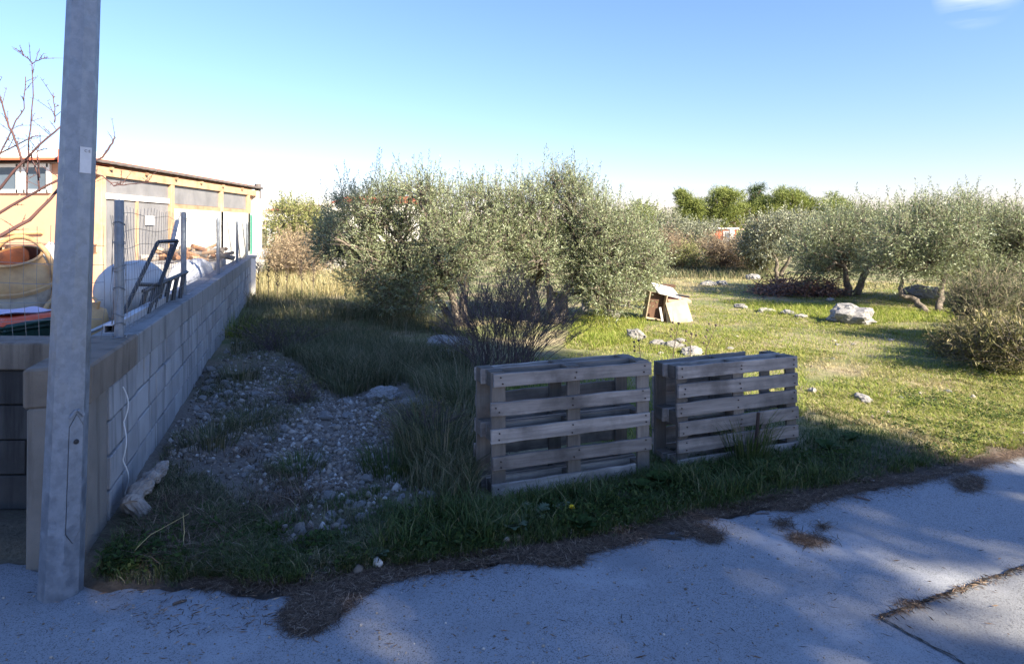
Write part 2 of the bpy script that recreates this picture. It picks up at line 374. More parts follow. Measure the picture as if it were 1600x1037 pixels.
def groundmat():
    m, nt, b = mat_new('field_ground')
    g = nt.nodes.new('ShaderNodeNewGeometry')
    n1 = noise_node(nt, .8, 8, rough=.65); n2 = noise_node(nt, 5, 9, rough=.7); n3 = noise_node(nt, 38, 8, rough=.75)
    green = ramp(nt, n3.outputs[0], [(.3, (.075, .095, .025)), (.7, (.19, .205, .065))])
    dry = ramp(nt, n3.outputs[0], [(.3, (.20, .155, .085)), (.7, (.44, .365, .225))])
    soil = ramp(nt, n3.outputs[0], [(.3, (.075, .055, .04)), (.7, (.19, .15, .115))])
    c = mixc(nt, rng01(nt, n1.outputs[0], .45, .62), green.outputs[0], dry.outputs[0])
    c = mixc(nt, rng01(nt, n2.outputs[0], .55, .70), c, soil.outputs[0])
    # bare soil near the wall and the road edge, gravel area: by place
    sx = nt.nodes.new('ShaderNodeSeparateXYZ'); nt.links.new(g.outputs['Position'], sx.inputs[0])
    dg = nt.nodes.new('ShaderNodeVectorMath'); dg.operation = 'DISTANCE'; dg.inputs[1].default_value = (-1.9, 5.6, 0)
    nt.links.new(g.outputs['Position'], dg.inputs[0])
    ad = nt.nodes.new('ShaderNodeMath'); ad.operation = 'MULTIPLY_ADD'; ad.inputs[1].default_value = 1.6
    nt.links.new(n2.outputs[0], ad.inputs[0]); nt.links.new(dg.outputs['Value'], ad.inputs[2])
    gm = rng01(nt, ad.outputs[0], 2.9, 2.2)
    grav = ramp(nt, n3.outputs[0], [(.3, (.14, .112, .085)), (.7, (.29, .245, .195))])
    c = mixc(nt, gm, c, grav.outputs[0])
    xm = rng01(nt, sx.outputs['X'], -.2, -1.2); ym = rng01(nt, sx.outputs['Y'], 9.5, 7.5)
    mm = nt.nodes.new('ShaderNodeMath'); mm.operation = 'MULTIPLY'; nt.links.new(xm, mm.inputs[0]); nt.links.new(ym, mm.inputs[1])
    m2 = nt.nodes.new('ShaderNodeMath'); m2.operation = 'MULTIPLY'; nt.links.new(mm.outputs[0], m2.inputs[0])
    inv = nt.nodes.new('ShaderNodeMath'); inv.operation = 'SUBTRACT'; inv.inputs[0].default_value = .85; nt.links.new(gm, inv.inputs[1]); inv.use_clamp = True
    nt.links.new(inv.outputs[0], m2.inputs[1])
    c = mixc(nt, m2.outputs[0], c, soil.outputs[0])
    ed = nt.nodes.new('ShaderNodeMath'); ed.operation = 'MULTIPLY_ADD'; ed.inputs[1].default_value = -.39
    nt.links.new(sx.outputs['X'], ed.inputs[0]); nt.links.new(sx.outputs['Y'], ed.inputs[2])
    e2 = nt.nodes.new('ShaderNodeMath'); e2.operation = 'MULTIPLY_ADD'; e2.inputs[1].default_value = .5; nt.links.new(n2.outputs[0], e2.inputs[0]); nt.links.new(ed.outputs[0], e2.inputs[2])
    verge_soil = ramp(nt, n3.outputs[0], [(.3, (.05, .037, .027)), (.7, (.13, .10, .075))])
    c = mixc(nt, rng01(nt, e2.outputs[0], 4.35, 3.95), c, verge_soil.outputs[0])
    nt.links.new(c, b.inputs['Base Color']); b.inputs['Roughness'].default_value = .95
    bump(nt, b, n3.outputs[0], .8, .03); return m
M['ground'] = groundmat()

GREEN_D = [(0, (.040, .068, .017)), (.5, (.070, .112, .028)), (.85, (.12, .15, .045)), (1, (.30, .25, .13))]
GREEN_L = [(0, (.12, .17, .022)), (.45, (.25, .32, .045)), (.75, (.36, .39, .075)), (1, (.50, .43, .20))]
DRY = [(0, (.24, .19, .08)), (.4, (.40, .335, .155)), (.8, (.52, .45, .24)), (1, (.58, .51, .33))]
MIXED = [(0, (.06, .075, .03)), (.4, (.105, .125, .055)), (.7, (.19, .18, .095)), (1, (.36, .30, .19))]
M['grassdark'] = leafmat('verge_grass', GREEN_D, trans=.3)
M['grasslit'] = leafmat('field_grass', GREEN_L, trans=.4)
M['grassdry'] = leafmat('dry_grass', DRY, trans=.25, rough=.8)
M['grassmix'] = leafmat('tall_mixed_grass', MIXED, trans=.3, rough=.7)
M['weed'] = leafmat('weed_leaves', [(0, (.028, .055, .014)), (.6, (.05, .085, .024)), (1, (.09, .115, .04))], trans=.25, rough=.75, spec=.12)
M['thistle'] = leafmat('thistle_leaves', [(0, (.09, .13, .07)), (1, (.16, .20, .12))], back=(.2, .23, .17), trans=.2)
M['needles'] = leafmat('pine_needles', [(0, (.045, .030, .020)), (.45, (.10, .065, .043)), (.85, (.20, .135, .09)), (1, (.40, .30, .21))], trans=0, rough=.9)
M['litter'] = simple('needle_litter_bed', (.10, .075, .055), (.045, .034, .026), 50, .95, .9, .02, bscale=140)
M['olive'] = leafmat('olive_leaves', [(0, (.08, .108, .040)), (.4, (.15, .18, .072)), (.75, (.225, .265, .112)), (1, (.30, .335, .175))], back=(.30, .345, .205), trans=.32, rough=.45, spec=.5)
M['olivegrey'] = leafmat('grey_green_leaves', [(0, (.10, .12, .06)), (.5, (.17, .185, .10)), (1, (.26, .265, .17))], back=(.30, .315, .23), trans=.2, rough=.5)
M['pineleaf'] = leafmat('pine_foliage', [(0, (.085, .115, .03)), (.5, (.185, .225, .055)), (1, (.29, .32, .09))], trans=.25)
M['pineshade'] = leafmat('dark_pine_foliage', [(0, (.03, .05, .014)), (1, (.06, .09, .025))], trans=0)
M['scrubbrown'] = leafmat('brown_scrub', [(0, (.17, .12, .075)), (.5, (.30, .225, .145)), (1, (.43, .35, .23))], trans=.2, rough=.85)
M['scrubgreen'] = leafmat('green_scrub', [(0, (.11, .13, .035)), (.5, (.20, .22, .07)), (1, (.34, .32, .14))], trans=.25)
M['shrubright'] = leafmat('olive_brown_shrub', [(0, (.06, .065, .022)), (.5, (.14, .14, .05)), (.85, (.25, .22, .09)), (1, (.38, .31, .16))], trans=.2)
M['deadred'] = leafmat('dead_red_leaves', [(0, (.16, .075, .05)), (.5, (.30, .15, .11)), (1, (.42, .27, .20))], trans=.15, rough=.9)
M['cactus'] = simple('cactus_pad', (.13, .17, .085), (.09, .12, .06), 10, .6)
M['petal'] = simple('yellow_petals', (.80, .60, .01), (.72, .5, .01), 20, .6)
M['stem'] = simple('green_stem', (.10, .13, .05), None, 20, .7)
M['drystem'] = simple('dry_seed_stem', (.12, .09, .07), (.07, .05, .04), 20, .9)
M['boardpale'] = woodmat('pale_chipboard', (.46, .37, .26), (.38, .30, .20), 2, .6)
M['boardwhite'] = simple('white_laminate', (.56, .545, .52), (.48, .465, .44), 4, .6)
M['boardbrown'] = woodmat('brown_veneer', (.16, .085, .05), (.10, .05, .03), 2)
M['boardpink'] = simple('salmon_board', (.62, .36, .25), (.55, .30, .2), 5, .8)
M['butt'] = simple('white_scrap', (.72, .71, .69), None, 40, .8)

# ------------------------------------------------------------------ ground, road, yard
def stretch(a, b, n, c, k):
    t = np.linspace(-1, 1, n); u = np.sinh(t*k)/np.sinh(k)
    return np.where(u < 0, c+u*(c-a), c+u*(b-c))
gx = stretch(-1500, 1500, 420, 0.0, 8.2); gy = np.concatenate([np.linspace(-400, -12, 12)[:-1], np.linspace(-12, 1, 14)[:-1], 1+np.geomspace(.05, 2500, 420)-.05])
gy = np.unique(np.concatenate([gy, np.arange(2.6, 9, .07)]))
XX, YY = np.meshgrid(gx, gy); ZZ = gz(XX, YY)
ZZ = np.where(YY > 400, np.minimum(ZZ, .6), ZZ)
nx, ny = len(gx), len(gy)
ii = np.arange(nx*ny).reshape(ny, nx)
Q = np.stack([ii[:-1, :-1], ii[:-1, 1:], ii[1:, 1:], ii[1:, :-1]], -1).reshape(-1, 4)
go = link('ground', meshnp('ground', np.stack([XX, YY, ZZ], -1).reshape(-1, 3), np.full(len(Q), 4), Q.ravel(), True), M['ground'])
tag(go, 'uneven grassy field with bare soil and scattered stones', kind='structure')

rx = np.unique(np.concatenate([np.linspace(-60, -4, 30), np.arange(-4, 6, .035), np.linspace(6, 80, 60)]))
re = road_edge(rx); rows = np.concatenate([[-14, -8, -3, 0, 1.5], ])
V = []; nr = 12
for k in range(nr):
    t = k/(nr-1); yy = -14+(re+14)*(1-(1-t)**2.2)
    zz = np.zeros_like(rx)-(.05 if k == nr-1 else 0)
    V.append(np.stack([rx, yy+(.03 if k == nr-1 else 0), zz], -1))
V = np.array(V); ii = np.arange(nr*len(rx)).reshape(nr, len(rx))
Q = np.stack([ii[:-1, :-1], ii[:-1, 1:], ii[1:, 1:], ii[1:, :-1]], -1).reshape(-1, 4)
tag(link('road', meshnp('road', V.reshape(-1, 3), np.full(len(Q), 4), Q.ravel(), False), M['road']),
    'worn light grey asphalt road crossing the foreground', kind='structure')

# darker repaired square of asphalt at the right with a crack along its rim
ra = G(1372, 966); rb = G(1640, 872); rc = G(1530, 1050)
mb = MB(); far = Vector((rb.x+1.5, rb.y+.3, 0)); near = rc+(rc-ra)*1.2
mb.add([Vector((p.x, p.y, .004)) for p in (ra, near, Vector((near.x+4, near.y+1.0, 0)), rb+(rb-ra)*1.0)], [(0, 1, 2, 3)])
tag(mb.build('asphalt_patch', M['patch']), 'darker repaired asphalt square in the road at lower right', kind='structure')
def crack(a, b, w, n=60):
    mb = MB(); L = (b-a); d = L.normalized(); nn = Vector((-d.y, d.x, 0)); k = 0
    vs = []; fs = []
    sd_ = random.uniform(0, 50)
    for i in range(n+1):
        p = a+L*(i/n); o = nn*(.014*mnoise.noise(Vector((i*.11, sd_, 0)))+.006*mnoise.noise(Vector((i*.6, sd_, 3)))); ww = w*max(.12, .75+.9*mnoise.noise(Vector((i*.35, sd_, 7))))
        vs += [(p+o-nn*ww)+Vector((0, 0, .008)), (p+o+nn*ww*.8)+Vector((0, 0, .008))]
    for i in range(n): fs.append((2*i, 2*i+1, 2*i+3, 2*i+2))
    mb.add(vs, fs); return mb
c1 = crack(ra, rb+(rb-ra)*.8, .011, 220); c2 = crack(ra, near, .005, 120)
c1.add(c2.v, c2.f); c3 = crack(ra+(rb-ra)*.22, G(1408, 938), .006, 12); c1.add(c3.v, c3.f)
tag(c1.build('road_crack', M['crackdirt']), 'dirt filled crack along the rim of the asphalt patch', kind='structure')

mb = MB()
ys = [(-2.75, 4.15), (-60, 4.15), (-60, 60), (-22, 60), (-7.6, 18.2)]
mb.prism(ys, .055, Matrix.Translation((0, 0, -.045)))
tag(mb.build('yard', M['slab']), 'pale concrete yard behind the block wall', kind='structure')

# ------------------------------------------------------------------ block walls
def stone_mesh(name, seed, sub=2, flat=.7, rough=.3, sharp=1.4):
    bm = bmesh.new(); bmesh.ops.create_icosphere(bm, subdivisions=sub, radius=1)
    off = Vector((seed*13.1, seed*7.7, seed*3.3))
    for v in bm.verts:
        p = v.co.copy(); k = 1+rough*mnoise.noise(p*sharp+off)+rough*.5*mnoise.noise(p*sharp*2.6+off)
        c = mnoise.cell(p*.9+off)*rough*.35
        v.co = Vector((p.x*(k+c), p.y*(k+c)*.85, p.z*k*flat))
    me = bpy.data.meshes.new(name); bm.to_mesh(me); bm.free(); me.update(); return me

WO = Vector((-2.2, 3.3, 0)); WE = Vector((-.326, .9454, 0)).normalized(); WN = Vector((WE.y, -WE.x, 0))   # face line, direction, outward normal
WALL_L = 14.0; WT = .25
def wallp(t, o=0, z=0): return WO+WE*t+WN*o+Vector((0, 0, z))
wrot = math.atan2(WE.y, WE.x)
wall = empty('block_wall', WO, 'long grey concrete block wall with wire fence posts on top', 'wall', rot=(0, 0, wrot))
# local frame: x along the wall, y to the left of it (towards the yard), z up
mb = MB(); mb.box((WALL_L/2+.2, WT/2, .36), (WALL_L-.4, WT-.05, .96)); mb.build('mortar_core', M['mortar'], wall)
BW, BH = .40, .20
bmeshes = []
for k in range(4):
    mb = MB(); mb.box((0, 0, 0), (BW-.014, .05, BH-.014), jit=.0015); me = mb.mesh('concrete_block', .005); me.materials.append(M['block']); bmeshes.append(me)
for c in range(5):
    x = .40
    z0 = .80-BH*(c+1)+BH/2
    first = True
    while x < WALL_L-.05:
        ln = random.choice([.40, .40, .40, .33, .27, .22]) if x > .5 else .40-.2*(c % 2)*.5
        o = bpy.data.objects.new('concrete_block', random.choice(bmeshes)); COL.objects.link(o); o.parent = wall; o.scale = ((ln-.012)/(BW-.014), 1, 1)
        o.location = (x+ln/2, .012+random.uniform(-.006, .006), z0); o.rotation_euler = (random.uniform(-.02, .02), random.uniform(-.006, .006), random.uniform(-.01, .01))
        x += ln
# cast concrete end pier, beam with stained front part
mb = MB(); mb.box((.19, WT/2, .36), (.40, WT+.006, .88), jit=.004); mb.build('concrete_pier', M['pier'], wall, .008)
mb = MB(); mb.box((.52, WT/2-.005, .9), (1.06, WT+.05, .205), jit=.006); mb.build('beam_end', M['brownbeam'], wall, .012)
mb = MB()
for i in range(6):
    a = 1.052+i*(WALL_L-1.05)/6; mb.box((a+(WALL_L-1.05)/12, WT/2-.003, .9), ((WALL_L-1.05)/6-.004, WT+.035, .2), jit=.003)
mb.build('concrete_beam', M['beam'], wall, .006)
# loose white cable on the wall
mb = MB(); pts = []
for i in range(40):
    t = i/39; z = .74-.72*t; ph = (t*3.2) % 1.0
    pts.append(wallp(.66+.03*math.sin(t*9)+.02*t, .026+.022*abs(math.sin(math.pi*t*3.2)), z))
mb.tube(pts, .0038, 6)
tag(mb.build('cable', M['white']), 'thin white cable hanging in loops down the block wall', 'cable')

# return wall running left from the pier
rw = empty('return_wall', (-2.62, 3.98, 0), 'block wall coloured dark for deep shade, with brown capping, left of the steel pole', 'wall')
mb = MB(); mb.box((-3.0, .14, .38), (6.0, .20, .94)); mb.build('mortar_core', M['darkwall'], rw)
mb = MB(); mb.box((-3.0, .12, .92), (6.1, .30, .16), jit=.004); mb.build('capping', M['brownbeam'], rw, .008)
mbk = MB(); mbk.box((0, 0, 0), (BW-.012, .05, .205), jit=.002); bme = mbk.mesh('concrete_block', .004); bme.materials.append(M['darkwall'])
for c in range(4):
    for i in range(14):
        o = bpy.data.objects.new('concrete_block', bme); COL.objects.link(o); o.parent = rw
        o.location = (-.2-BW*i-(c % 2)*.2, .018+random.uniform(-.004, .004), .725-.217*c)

# farther rendered wall, in the sun, with a green mesh fence
fw0 = wallp(14.3, .15); fd = Vector((-.40, 1, 0)).normalized()
fwl = empty('rendered_wall', fw0, 'sunlit whitewashed low wall continuing beyond the block wall', 'wall', rot=(0, 0, math.atan2(fd.y, fd.x)))
mb = MB(); mb.box((12, .15, .42), (24, .25, 1.12), jit=.01); mb.build('wall_body', M['housewhite'], fwl, .01)
mb = MB(); mb.box((12, .15, 1.01), (24.05, .3, .06)); mb.build('coping', M['slab'], fwl, .008)
gf = empty('green_mesh_fence', fw0+fd*1.0+Vector((0, 0, 1.04)), 'green wire mesh fence on the sunlit far wall', 'fence', rot=(0, 0, math.atan2(fd.y, fd.x)))
for i in range(8):
    mb = MB(); mb.box((i*2.5, .15, .55), (.05, .05, 1.1)); mb.build('post', M['greenwire'], gf)
mb = MB()
for k in range(11): mb.tube([(0, .15, .05+k*.1), (17.5, .15, .05+k*.1)], .005, 3, False)
for k in range(175): mb.tube([(k*.1, .15, .03), (k*.1, .15, 1.07)], .004, 3, False)
mb.build('mesh', M['greenwire'], gf)

# ------------------------------------------------------------------ street lamp pole
pb = G(95, 925); pole_top = Vector((-2.014, 3.01, 2.78)); axis = (pole_top-pb).normalized()
pole = empty('lamp_pole', pb, 'tall octagonal galvanised steel pole at the road edge', 'pole')
pole.rotation_euler = Vector((0, 0, 1)).rotation_difference(axis).to_euler()
ang0 = math.radians(35+3)
def octr(z): return .0900-.0082*z
mb = MB(); prof = []
for z in (-.12, 0, .3, .7, 1.2, 1.8, 2.6, 3.4, 5, 7.0): prof.append((octr(z), z))
mb.lathe(prof, 8, Matrix.Rotation(ang0, 4, 'Z')); sh = mb.build('shaft', M['galv'], pole, .0)
mb = MB(); mb.lathe([(0.001, 7.06), (.03, 7.06), (.04, 7.0), (.04, 6.9)], 8, Matrix.Rotation(ang0, 4, 'Z')); mb.build('cap', M['galv'], pole)
# which face looks to the camera (about -Y, turned right): face normals at ang0+22.5+45k
def pole_face(ang, z):                     # centre of an octagon face at height z, and its frame
    r = octr(z)*math.cos(math.radians(22.5)); n = Vector((math.cos(ang), math.sin(ang), 0)); t = Vector((-math.sin(ang), math.cos(ang), 0))
    return n*r, n, t
fa = ang0+math.radians(22.5)+math.radians(45)*6            # the face turned to the right of the viewpoint
def face_matrix(ang, z, out=0, tilt=True):
    c, n, t = pole_face(ang, z); up = Vector((0, 0, 1))-n*.0082; up.normalize()
    m = Matrix((t, up, t.cross(up))).transposed().to_4x4(); m.translation = c+n*out+Vector((0, 0, z)); return m
HZ = .56
hw = .029
hatch = [(-hw, -.255), (0, -.305), (hw, -.255), (hw, .235), (0, .29), (-hw, .235)]
mb = MB(); mb.prism(hatch, .005, face_matrix(fa, HZ, .0005)); hd = mb.build('hatch', M['galv'], pole, .0015)
mb = MB(); o_ = 1.14
rim = [(x*1.05, y*1.010) for x, y in hatch]
mb.prism(rim, .0016, face_matrix(fa, HZ, .0002)); mb.build('hatch_gap', M['blackmetal'], pole)
mb = MB()
for s in (-1, 1):
    mb.box((0, 0, 0), (.046, .014, .010)); 
    vs = mb.v[-8:]; mm = face_matrix(fa, HZ+.295, .004) @ Matrix.Translation((s*.018, .0, 0)) @ Matrix.Rotation(-s*math.radians(50), 4, 'Z')
    mb.v[-8:] = [tuple(mm @ Vector(v)) for v in vs]
mb.build('weld_ridge', M['galv'], pole, .003)
mb = MB(); mb.lathe([(.0001, .010), (.006, .010), (.011, .007), (.012, .003)], 12, face_matrix(fa, HZ+.165, .003)); mb.build('hatch_lock', M['blackmetal'], hd)
mb = MB(); mb.box((0, 0, 0), (.050, .12, .002)); mm = face_matrix(fa, 2.03, .002); mb.v = [tuple(mm @ Vector(v)) for v in mb.v]
st = mb.build('sticker', M['sticker'], pole)
def text(name, body, size, mat, matrix, parent):
    cu = bpy.data.curves.new(name, 'FONT'); cu.body = body; cu.size = size; cu.align_x = 'CENTER'; cu.align_y = 'CENTER'; cu.extrude = .0003
    o = bpy.data.objects.new(name, cu); COL.objects.link(o)
    dg = bpy.context.evaluated_depsgraph_get(); me = bpy.data.meshes.new_from_object(o.evaluated_get(dg)); bpy.data.objects.remove(o)
    me.transform(matrix); me.materials.clear(); me.materials.append(mat); return link(name, me, None, parent)
text('mark', 'C E', .018, M['ink'], face_matrix(fa, 2.03, .0042) @ Matrix.Translation((.006, .042, 0)), st)

# ------------------------------------------------------------------ fence posts and mesh on the block wall
post_t = []
for k, (y, lab) in enumerate([(4.12, 'nearest fence post, wrapped in loose wire, beside the steel pole'), (7.0, 'second fence post, beside the black frames on the wall'),
        (10.3, 'third fence post, where the white sheeted heap begins'), (13.9, 'fourth fence post along the wall, before the firewood'), (17.0, 'last and smallest fence post at the far end of the wall')]):
    t = (y-3.3+.12*WN.y)/WE.y; post_t.append(t)
    base = wallp(t, -.11+(.06 if k == 0 else 0), .995)
    po = empty('fence_post', base, lab, 'fence post', 'steel fence posts on the block wall', rot=(0, 0, wrot+.1))
    mb = MB(); r = .028; hgt = .9
    mb.lathe([(r, 0), (r, hgt), (.0001, hgt+.006)], 12); mb.build('tube', M['galv'], po, smooth=False)
    mb = MB(); mb.box((0, 0, .004), (.13, .13, .008)); mb.build('base_plate', M['galv'], po)
    if k == 0:
        mb = MB()
        for z in (.10, .16, .33, .45, .47, .62, .75): 
            mb.tube([(math.cos(a/10*2*math.pi)*.035, math.sin(a/10*2*math.pi)*.035, z+.012*math.sin(a*.9+z*30)) for a in range(12)], .0028, 4, False)
        mb.tube([(math.cos(a*.5)*(.06+.02*math.sin(a)), math.sin(a*.5)*(.06+.02*math.cos(a)), .02+.006*math.sin(a*2)) for a in range(28)], .003, 4, False)
        for a in range(7):
            x0 = math.cos(a)*.045; y0 = math.sin(a)*.045
            mb.tube([(x0+random.uniform(-.008, .008), y0+random.uniform(-.008, .008), z*.1) for z in range(1, 9)], .002, 3, False)
        mb.build('wire_wrap', M['wire'], po)
def mesh_fence(name, label, t0, t1, z0, z1, off, sv, sh, wr, sag=.012, fn=None):
    o = empty(name, (fn or wallp)(t0, off, z0), label, 'fence')
    b = Vector(o.location); mbv = MB(); mbh = MB(); n = int((t1-t0)/sv)
    for k in range(n+1):
        t = t0+k*sv; z = z1+.012*math.sin(k*.7)
        pts = [(fn or wallp)(t+sag*math.sin(zz*9+k*.4), off+sag*1.4*math.sin(k*.33+zz*5), zz)-b for zz in np.linspace(z0, z, 5)]
        mbv.tube(pts, wr, 3, False)
    for j in range(int((z1-z0)/sh)+1):
        z = z0+j*sh
        pts = [(fn or wallp)(t, off+sag*1.4*math.sin((t-t0)/sv*.33+z*5), z+sag*math.sin(t*5+j))-b for t in np.arange(t0, t1+.01, sv*2)]
        mbh.tube(pts, wr*1.15, 3, False)
    mbv.build('upright_wires', M['wire'], o); mbh.build('level_wires', M['wire'], o)
    return o
mesh_fence('wire_mesh_fence', 'thin wire mesh stretched between the posts on the long block wall', post_t[0], post_t[4], 1.01, 1.87, -.075, .10, .115, .0017)
def retp(t, off, z): return Vector((-2.62-t, 4.1+off, z))
mesh_fence('wire_mesh_fence', 'coarse wire mesh on the dark capped wall in front of the yellow mixer', 0, 3.4, 1.0, 1.73, 0, .085, .122, .0017, fn=retp)

# ------------------------------------------------------------------ things lying at the fence
# black rectangular frame leaning on the fence
def bars(name, label, cat, segs, w, mat, partnames=None):
    o = empty(name, segs[0][0], label, cat); b = Vector(o.location)
    for i, (a, c) in enumerate(segs):
        a = Vector(a)-b; c = Vector(c)-b; d = (c-a); L = d.length
        m = frame_matrix((a+c)/2, d, Vector((-.3, -1, .4)))
        mb = MB(); mb.box((0, 0, 0), (L, w, w)); mb.v = [tuple(m @ Vector(v)) for v in mb.v]
        mb.build(partnames[i] if partnames else 'bar', mat, o, .003)
    return o
a0 = P(184, 508, 4.95); a1 = P(247, 378, 5.6); b1 = P(277, 376, 5.95); b0 = P(222, 512, 5.3)
bars('leaning_frame', 'black metal frame leaning against the fence behind the nearest post', 'metal frame',
     [(a0, a1), (a1, b1), (b0+(b1-b0)*.02, b1), (a0+(a1-a0)*.46, b0+(b1-b0)*.46)], .026, M['blackmetal'], ['rail', 'top_bar', 'rail', 'cross_bar'])
segs = []; nm = []
la, lb = P(224, 455, 5.6), P(292, 425, 6.9); lc, ld = P(208, 520, 5.5), P(290, 478, 6.8)
segs += [(la, lb), (lc, ld)]; nm += ['rail', 'rail']
for k in range(6): 
    u = .06+k*.17; segs.append((la+(lb-la)*u, lc+(ld-lc)*max(0, u-.08))); nm.append('slat')
bars('slatted_frame', 'low black frame with slanted slats resting behind the mesh on the wall', 'metal frame', segs, .033, M['blackmetal'], nm)
# bent ends of a grey profile resting on the wall top
g0 = wallp(post_t[0]+.28, -.17, 1.025); g1 = wallp(post_t[1]+.35, -.19, 1.025)
o = empty('aluminium_profile', g0, 'long pale grey hollow profile lying along the top of the block wall', 'profile'); mb = MB()
m = frame_matrix((0, 0, 0), g1-g0, (0, 0, 1)); L = (g1-g0).length
for (yy, zz, w_, h_) in ((0, .027, .07, .006), (0, -.024, .07, .006), (.032, .0015, .006, .045), (-.032, .0015, .006, .045)):
    mb.box((L/2, yy, zz), (L, w_, h_))
mb.v = [tuple(m @ Vector(v)) for v in mb.v]; mb.build('profile', M['greymetal'], o)
# tool with white hooked end
o = empty('hooked_pole', P(236, 500, 5.6), 'thin pole with white sleeve and wire hook on its tip behind the mesh', 'pole'); b = Vector(o.location)
p1 = P(277, 345, 6.5); p0 = P(268, 383, 6.3); mb = MB(); mb.tube([(0, 0, 0), p0-b], .014, 8); mb.build('handle', M['blackmetal'], o)
mb = MB(); mb.tube([p0-b, p1-b], .021, 8); mb.build('sleeve', M['whiteplastic'], o)
mb = MB(); q = p1-b; mb.tube([q, q+Vector((.03, 0, .05)), q+Vector((.03, 0, .09)), q+Vector((.08, 0, .09)), q+Vector((.09, 0, .06))], .004, 5); mb.tube([q+Vector((.03, 0, .08)), q+Vector((-.02, 0, .09))], .004, 5); mb.build('hook', M['wire'], o)
# silver end of a tool beside the post
o = empty('silver_pipe_end', P(160, 512, 4.75), 'short shiny pipe end on the corner capping beside the nearest post', 'pipe')
mb = MB(); mb.tube([(-.06, -.1, -.03), (.04, .02, .03), (.12, .08, .05)], [.012, .016, .016], 8); mb.build('pipe', M['greymetal'], o, smooth=True)
# white domed tank
c = P(190, 456, 6.2); o = empty('water_tank', Vector((c.x, c.y+.45, 0)), 'white round ended tank behind the nearest fence post', 'tank')
mb = MB(); m = Matrix.Translation((0, -.45, c.z)) @ Matrix.Rotation(math.radians(90), 4, 'X')
prof = [(.001, .17), (.10, .155), (.19, .11), (.255, .04), (.29, -.05), (.295, -.2), (.295, -.3), (.2, -.38), (.001, -.41)]
mb.lathe(prof, 28, m); mb.build('tank_body', M['whiteplastic'], o, smooth=True)
for yy in (-.3, -.12):
    mb = MB(); mb.box((0, yy, (c.z-.25)/2), (.4, .08, c.z-.25)); mb.build('stand', M['block'], o)
# yellow hand wheel / jerrycan right of pole
o = empty('yellow_canister', P(148, 560, 5.3)*1.0, 'yellow plastic canister partly hidden behind the steel pole', 'canister'); o.location.z = .01
mb = MB(); h = P(148, 478, 5.3).z
mb.lathe([(.08, .3), (.10, .34), (.10, h-.12), (.085, h-.04), (.03, h-.015), (.03, h+.02), (.001, h+.02)], 14); mb.build('body', M['yellow'], o, smooth=True)
mb = MB(); mb.box((0, 0, .15), (.3, .3, .3)); mb.build('plinth', M['block'], o)
mb = MB(); mb.tube([(.04, -.03, h-.05), (.07, -.05, h+.03), (.0, -.02, h+.06)], .012, 6); mb.build('handle', M['yellow'], o)
# lavender sheet
o = empty('lavender_panel', P(75, 530, 5.3), 'pale lavender plastic panel leaning behind the dark wall', 'panel'); o.location.z = .01
mb = MB(); A = [P(36, 560, 5.2), P(98, 560, 5.5), P(108, 470, 5.9), P(92, 474, 5.8)]; b = Vector(o.location)
A = [v-b for v in A]; off = Vector((.02, .03, -.02))
mb.add(A+[v+off for v in A], [(0, 1, 2, 3), (7, 6, 5, 4), (0, 4, 5, 1), (1, 5, 6, 2), (2, 6, 7, 3), (3, 7, 4, 0)]); mb.build('sheet', M['lavender'], o)
mb = MB(); mb.box(Vector((A[0]+A[1])/2)+Vector((.05, .2, -.3)), (.5, .3, .8)); mb.build('support', M['block'], o)

# rubbish bin with orange lid
bc = Vector((-3.98, 5.12, .012)); o = empty('wheelie_bin', bc, 'dark green rubbish bin with open orange lid at left edge', 'bin', rot=(0, 0, math.radians(-14)))
mb = MB(); k = len(mb.v)
def taper(mb, w0, d0, w1, d1, z0, z1):
    vs = [(-w0/2, -d0/2, z0), (w0/2, -d0/2, z0), (w0/2, d0/2, z0), (-w0/2, d0/2, z0), (-w1/2, -d1/2, z1), (w1/2, -d1/2, z1), (w1/2, d1/2, z1), (-w1/2, d1/2, z1)]
    mb.add(vs, [(3, 2, 1, 0), (4, 5, 6, 7), (0, 1, 5, 4), (1, 2, 6, 5), (2, 3, 7, 6), (3, 0, 4, 7)])
taper(mb, .38, .44, .46, .52, .06, .92); mb.build('bin_body', M['green'], o, .015)
mb = MB(); taper(mb, .52, .56, .50, .55, .92, .96); mb.build('rim', M['green'], o, .008)
mb = MB(); taper(mb, .53, .60, .46, .5, .965, 1.02); mb.build('lid', M['orange'], o, .012)
mb = MB(); mb.tube([(.20, .31, .97), (.28, .34, .985), (.28, -.24, .965), (.2, -.30, .95)], .02, 8); mb.build('handle', M['green'], o, smooth=True)
for s in (-1, 1):
    mb = MB(); mb.lathe([(.001, -.02), (.09, -.02), (.09, .02), (.001, .02)], 16, Matrix.Translation((s*.2, .22, .09)) @ Matrix.Rotation(math.pi/2, 4, 'Y')); mb.build('wheel', M['blackmetal'], o)
o2 = empty('pink_sheet', bc+Vector((-.03, .02, 1.03)), 'pale pink folded sheet lying on the orange bin lid', 'sheet', rot=(0, 0, math.radians(-14)))
mb = MB(); nxs, nys = 8, 8; vs = []
for j in range(nys):
    for i in range(nxs): vs.append((-.2+.4*i/7, -.2+.42*j/7, .012+.012*math.sin(i*1.1+j*.7)))
n = len(vs); vs += [(x, y, z-.008) for x, y, z in vs]
fs = [(j*nxs+i, j*nxs+i+1, (j+1)*nxs+i+1, (j+1)*nxs+i) for j in range(7) for i in range(7)]
mb.add(vs, fs+[tuple(n+i for i in reversed(f)) for f in fs]); mb.build('sheet', M['pink'], o2, smooth=True)

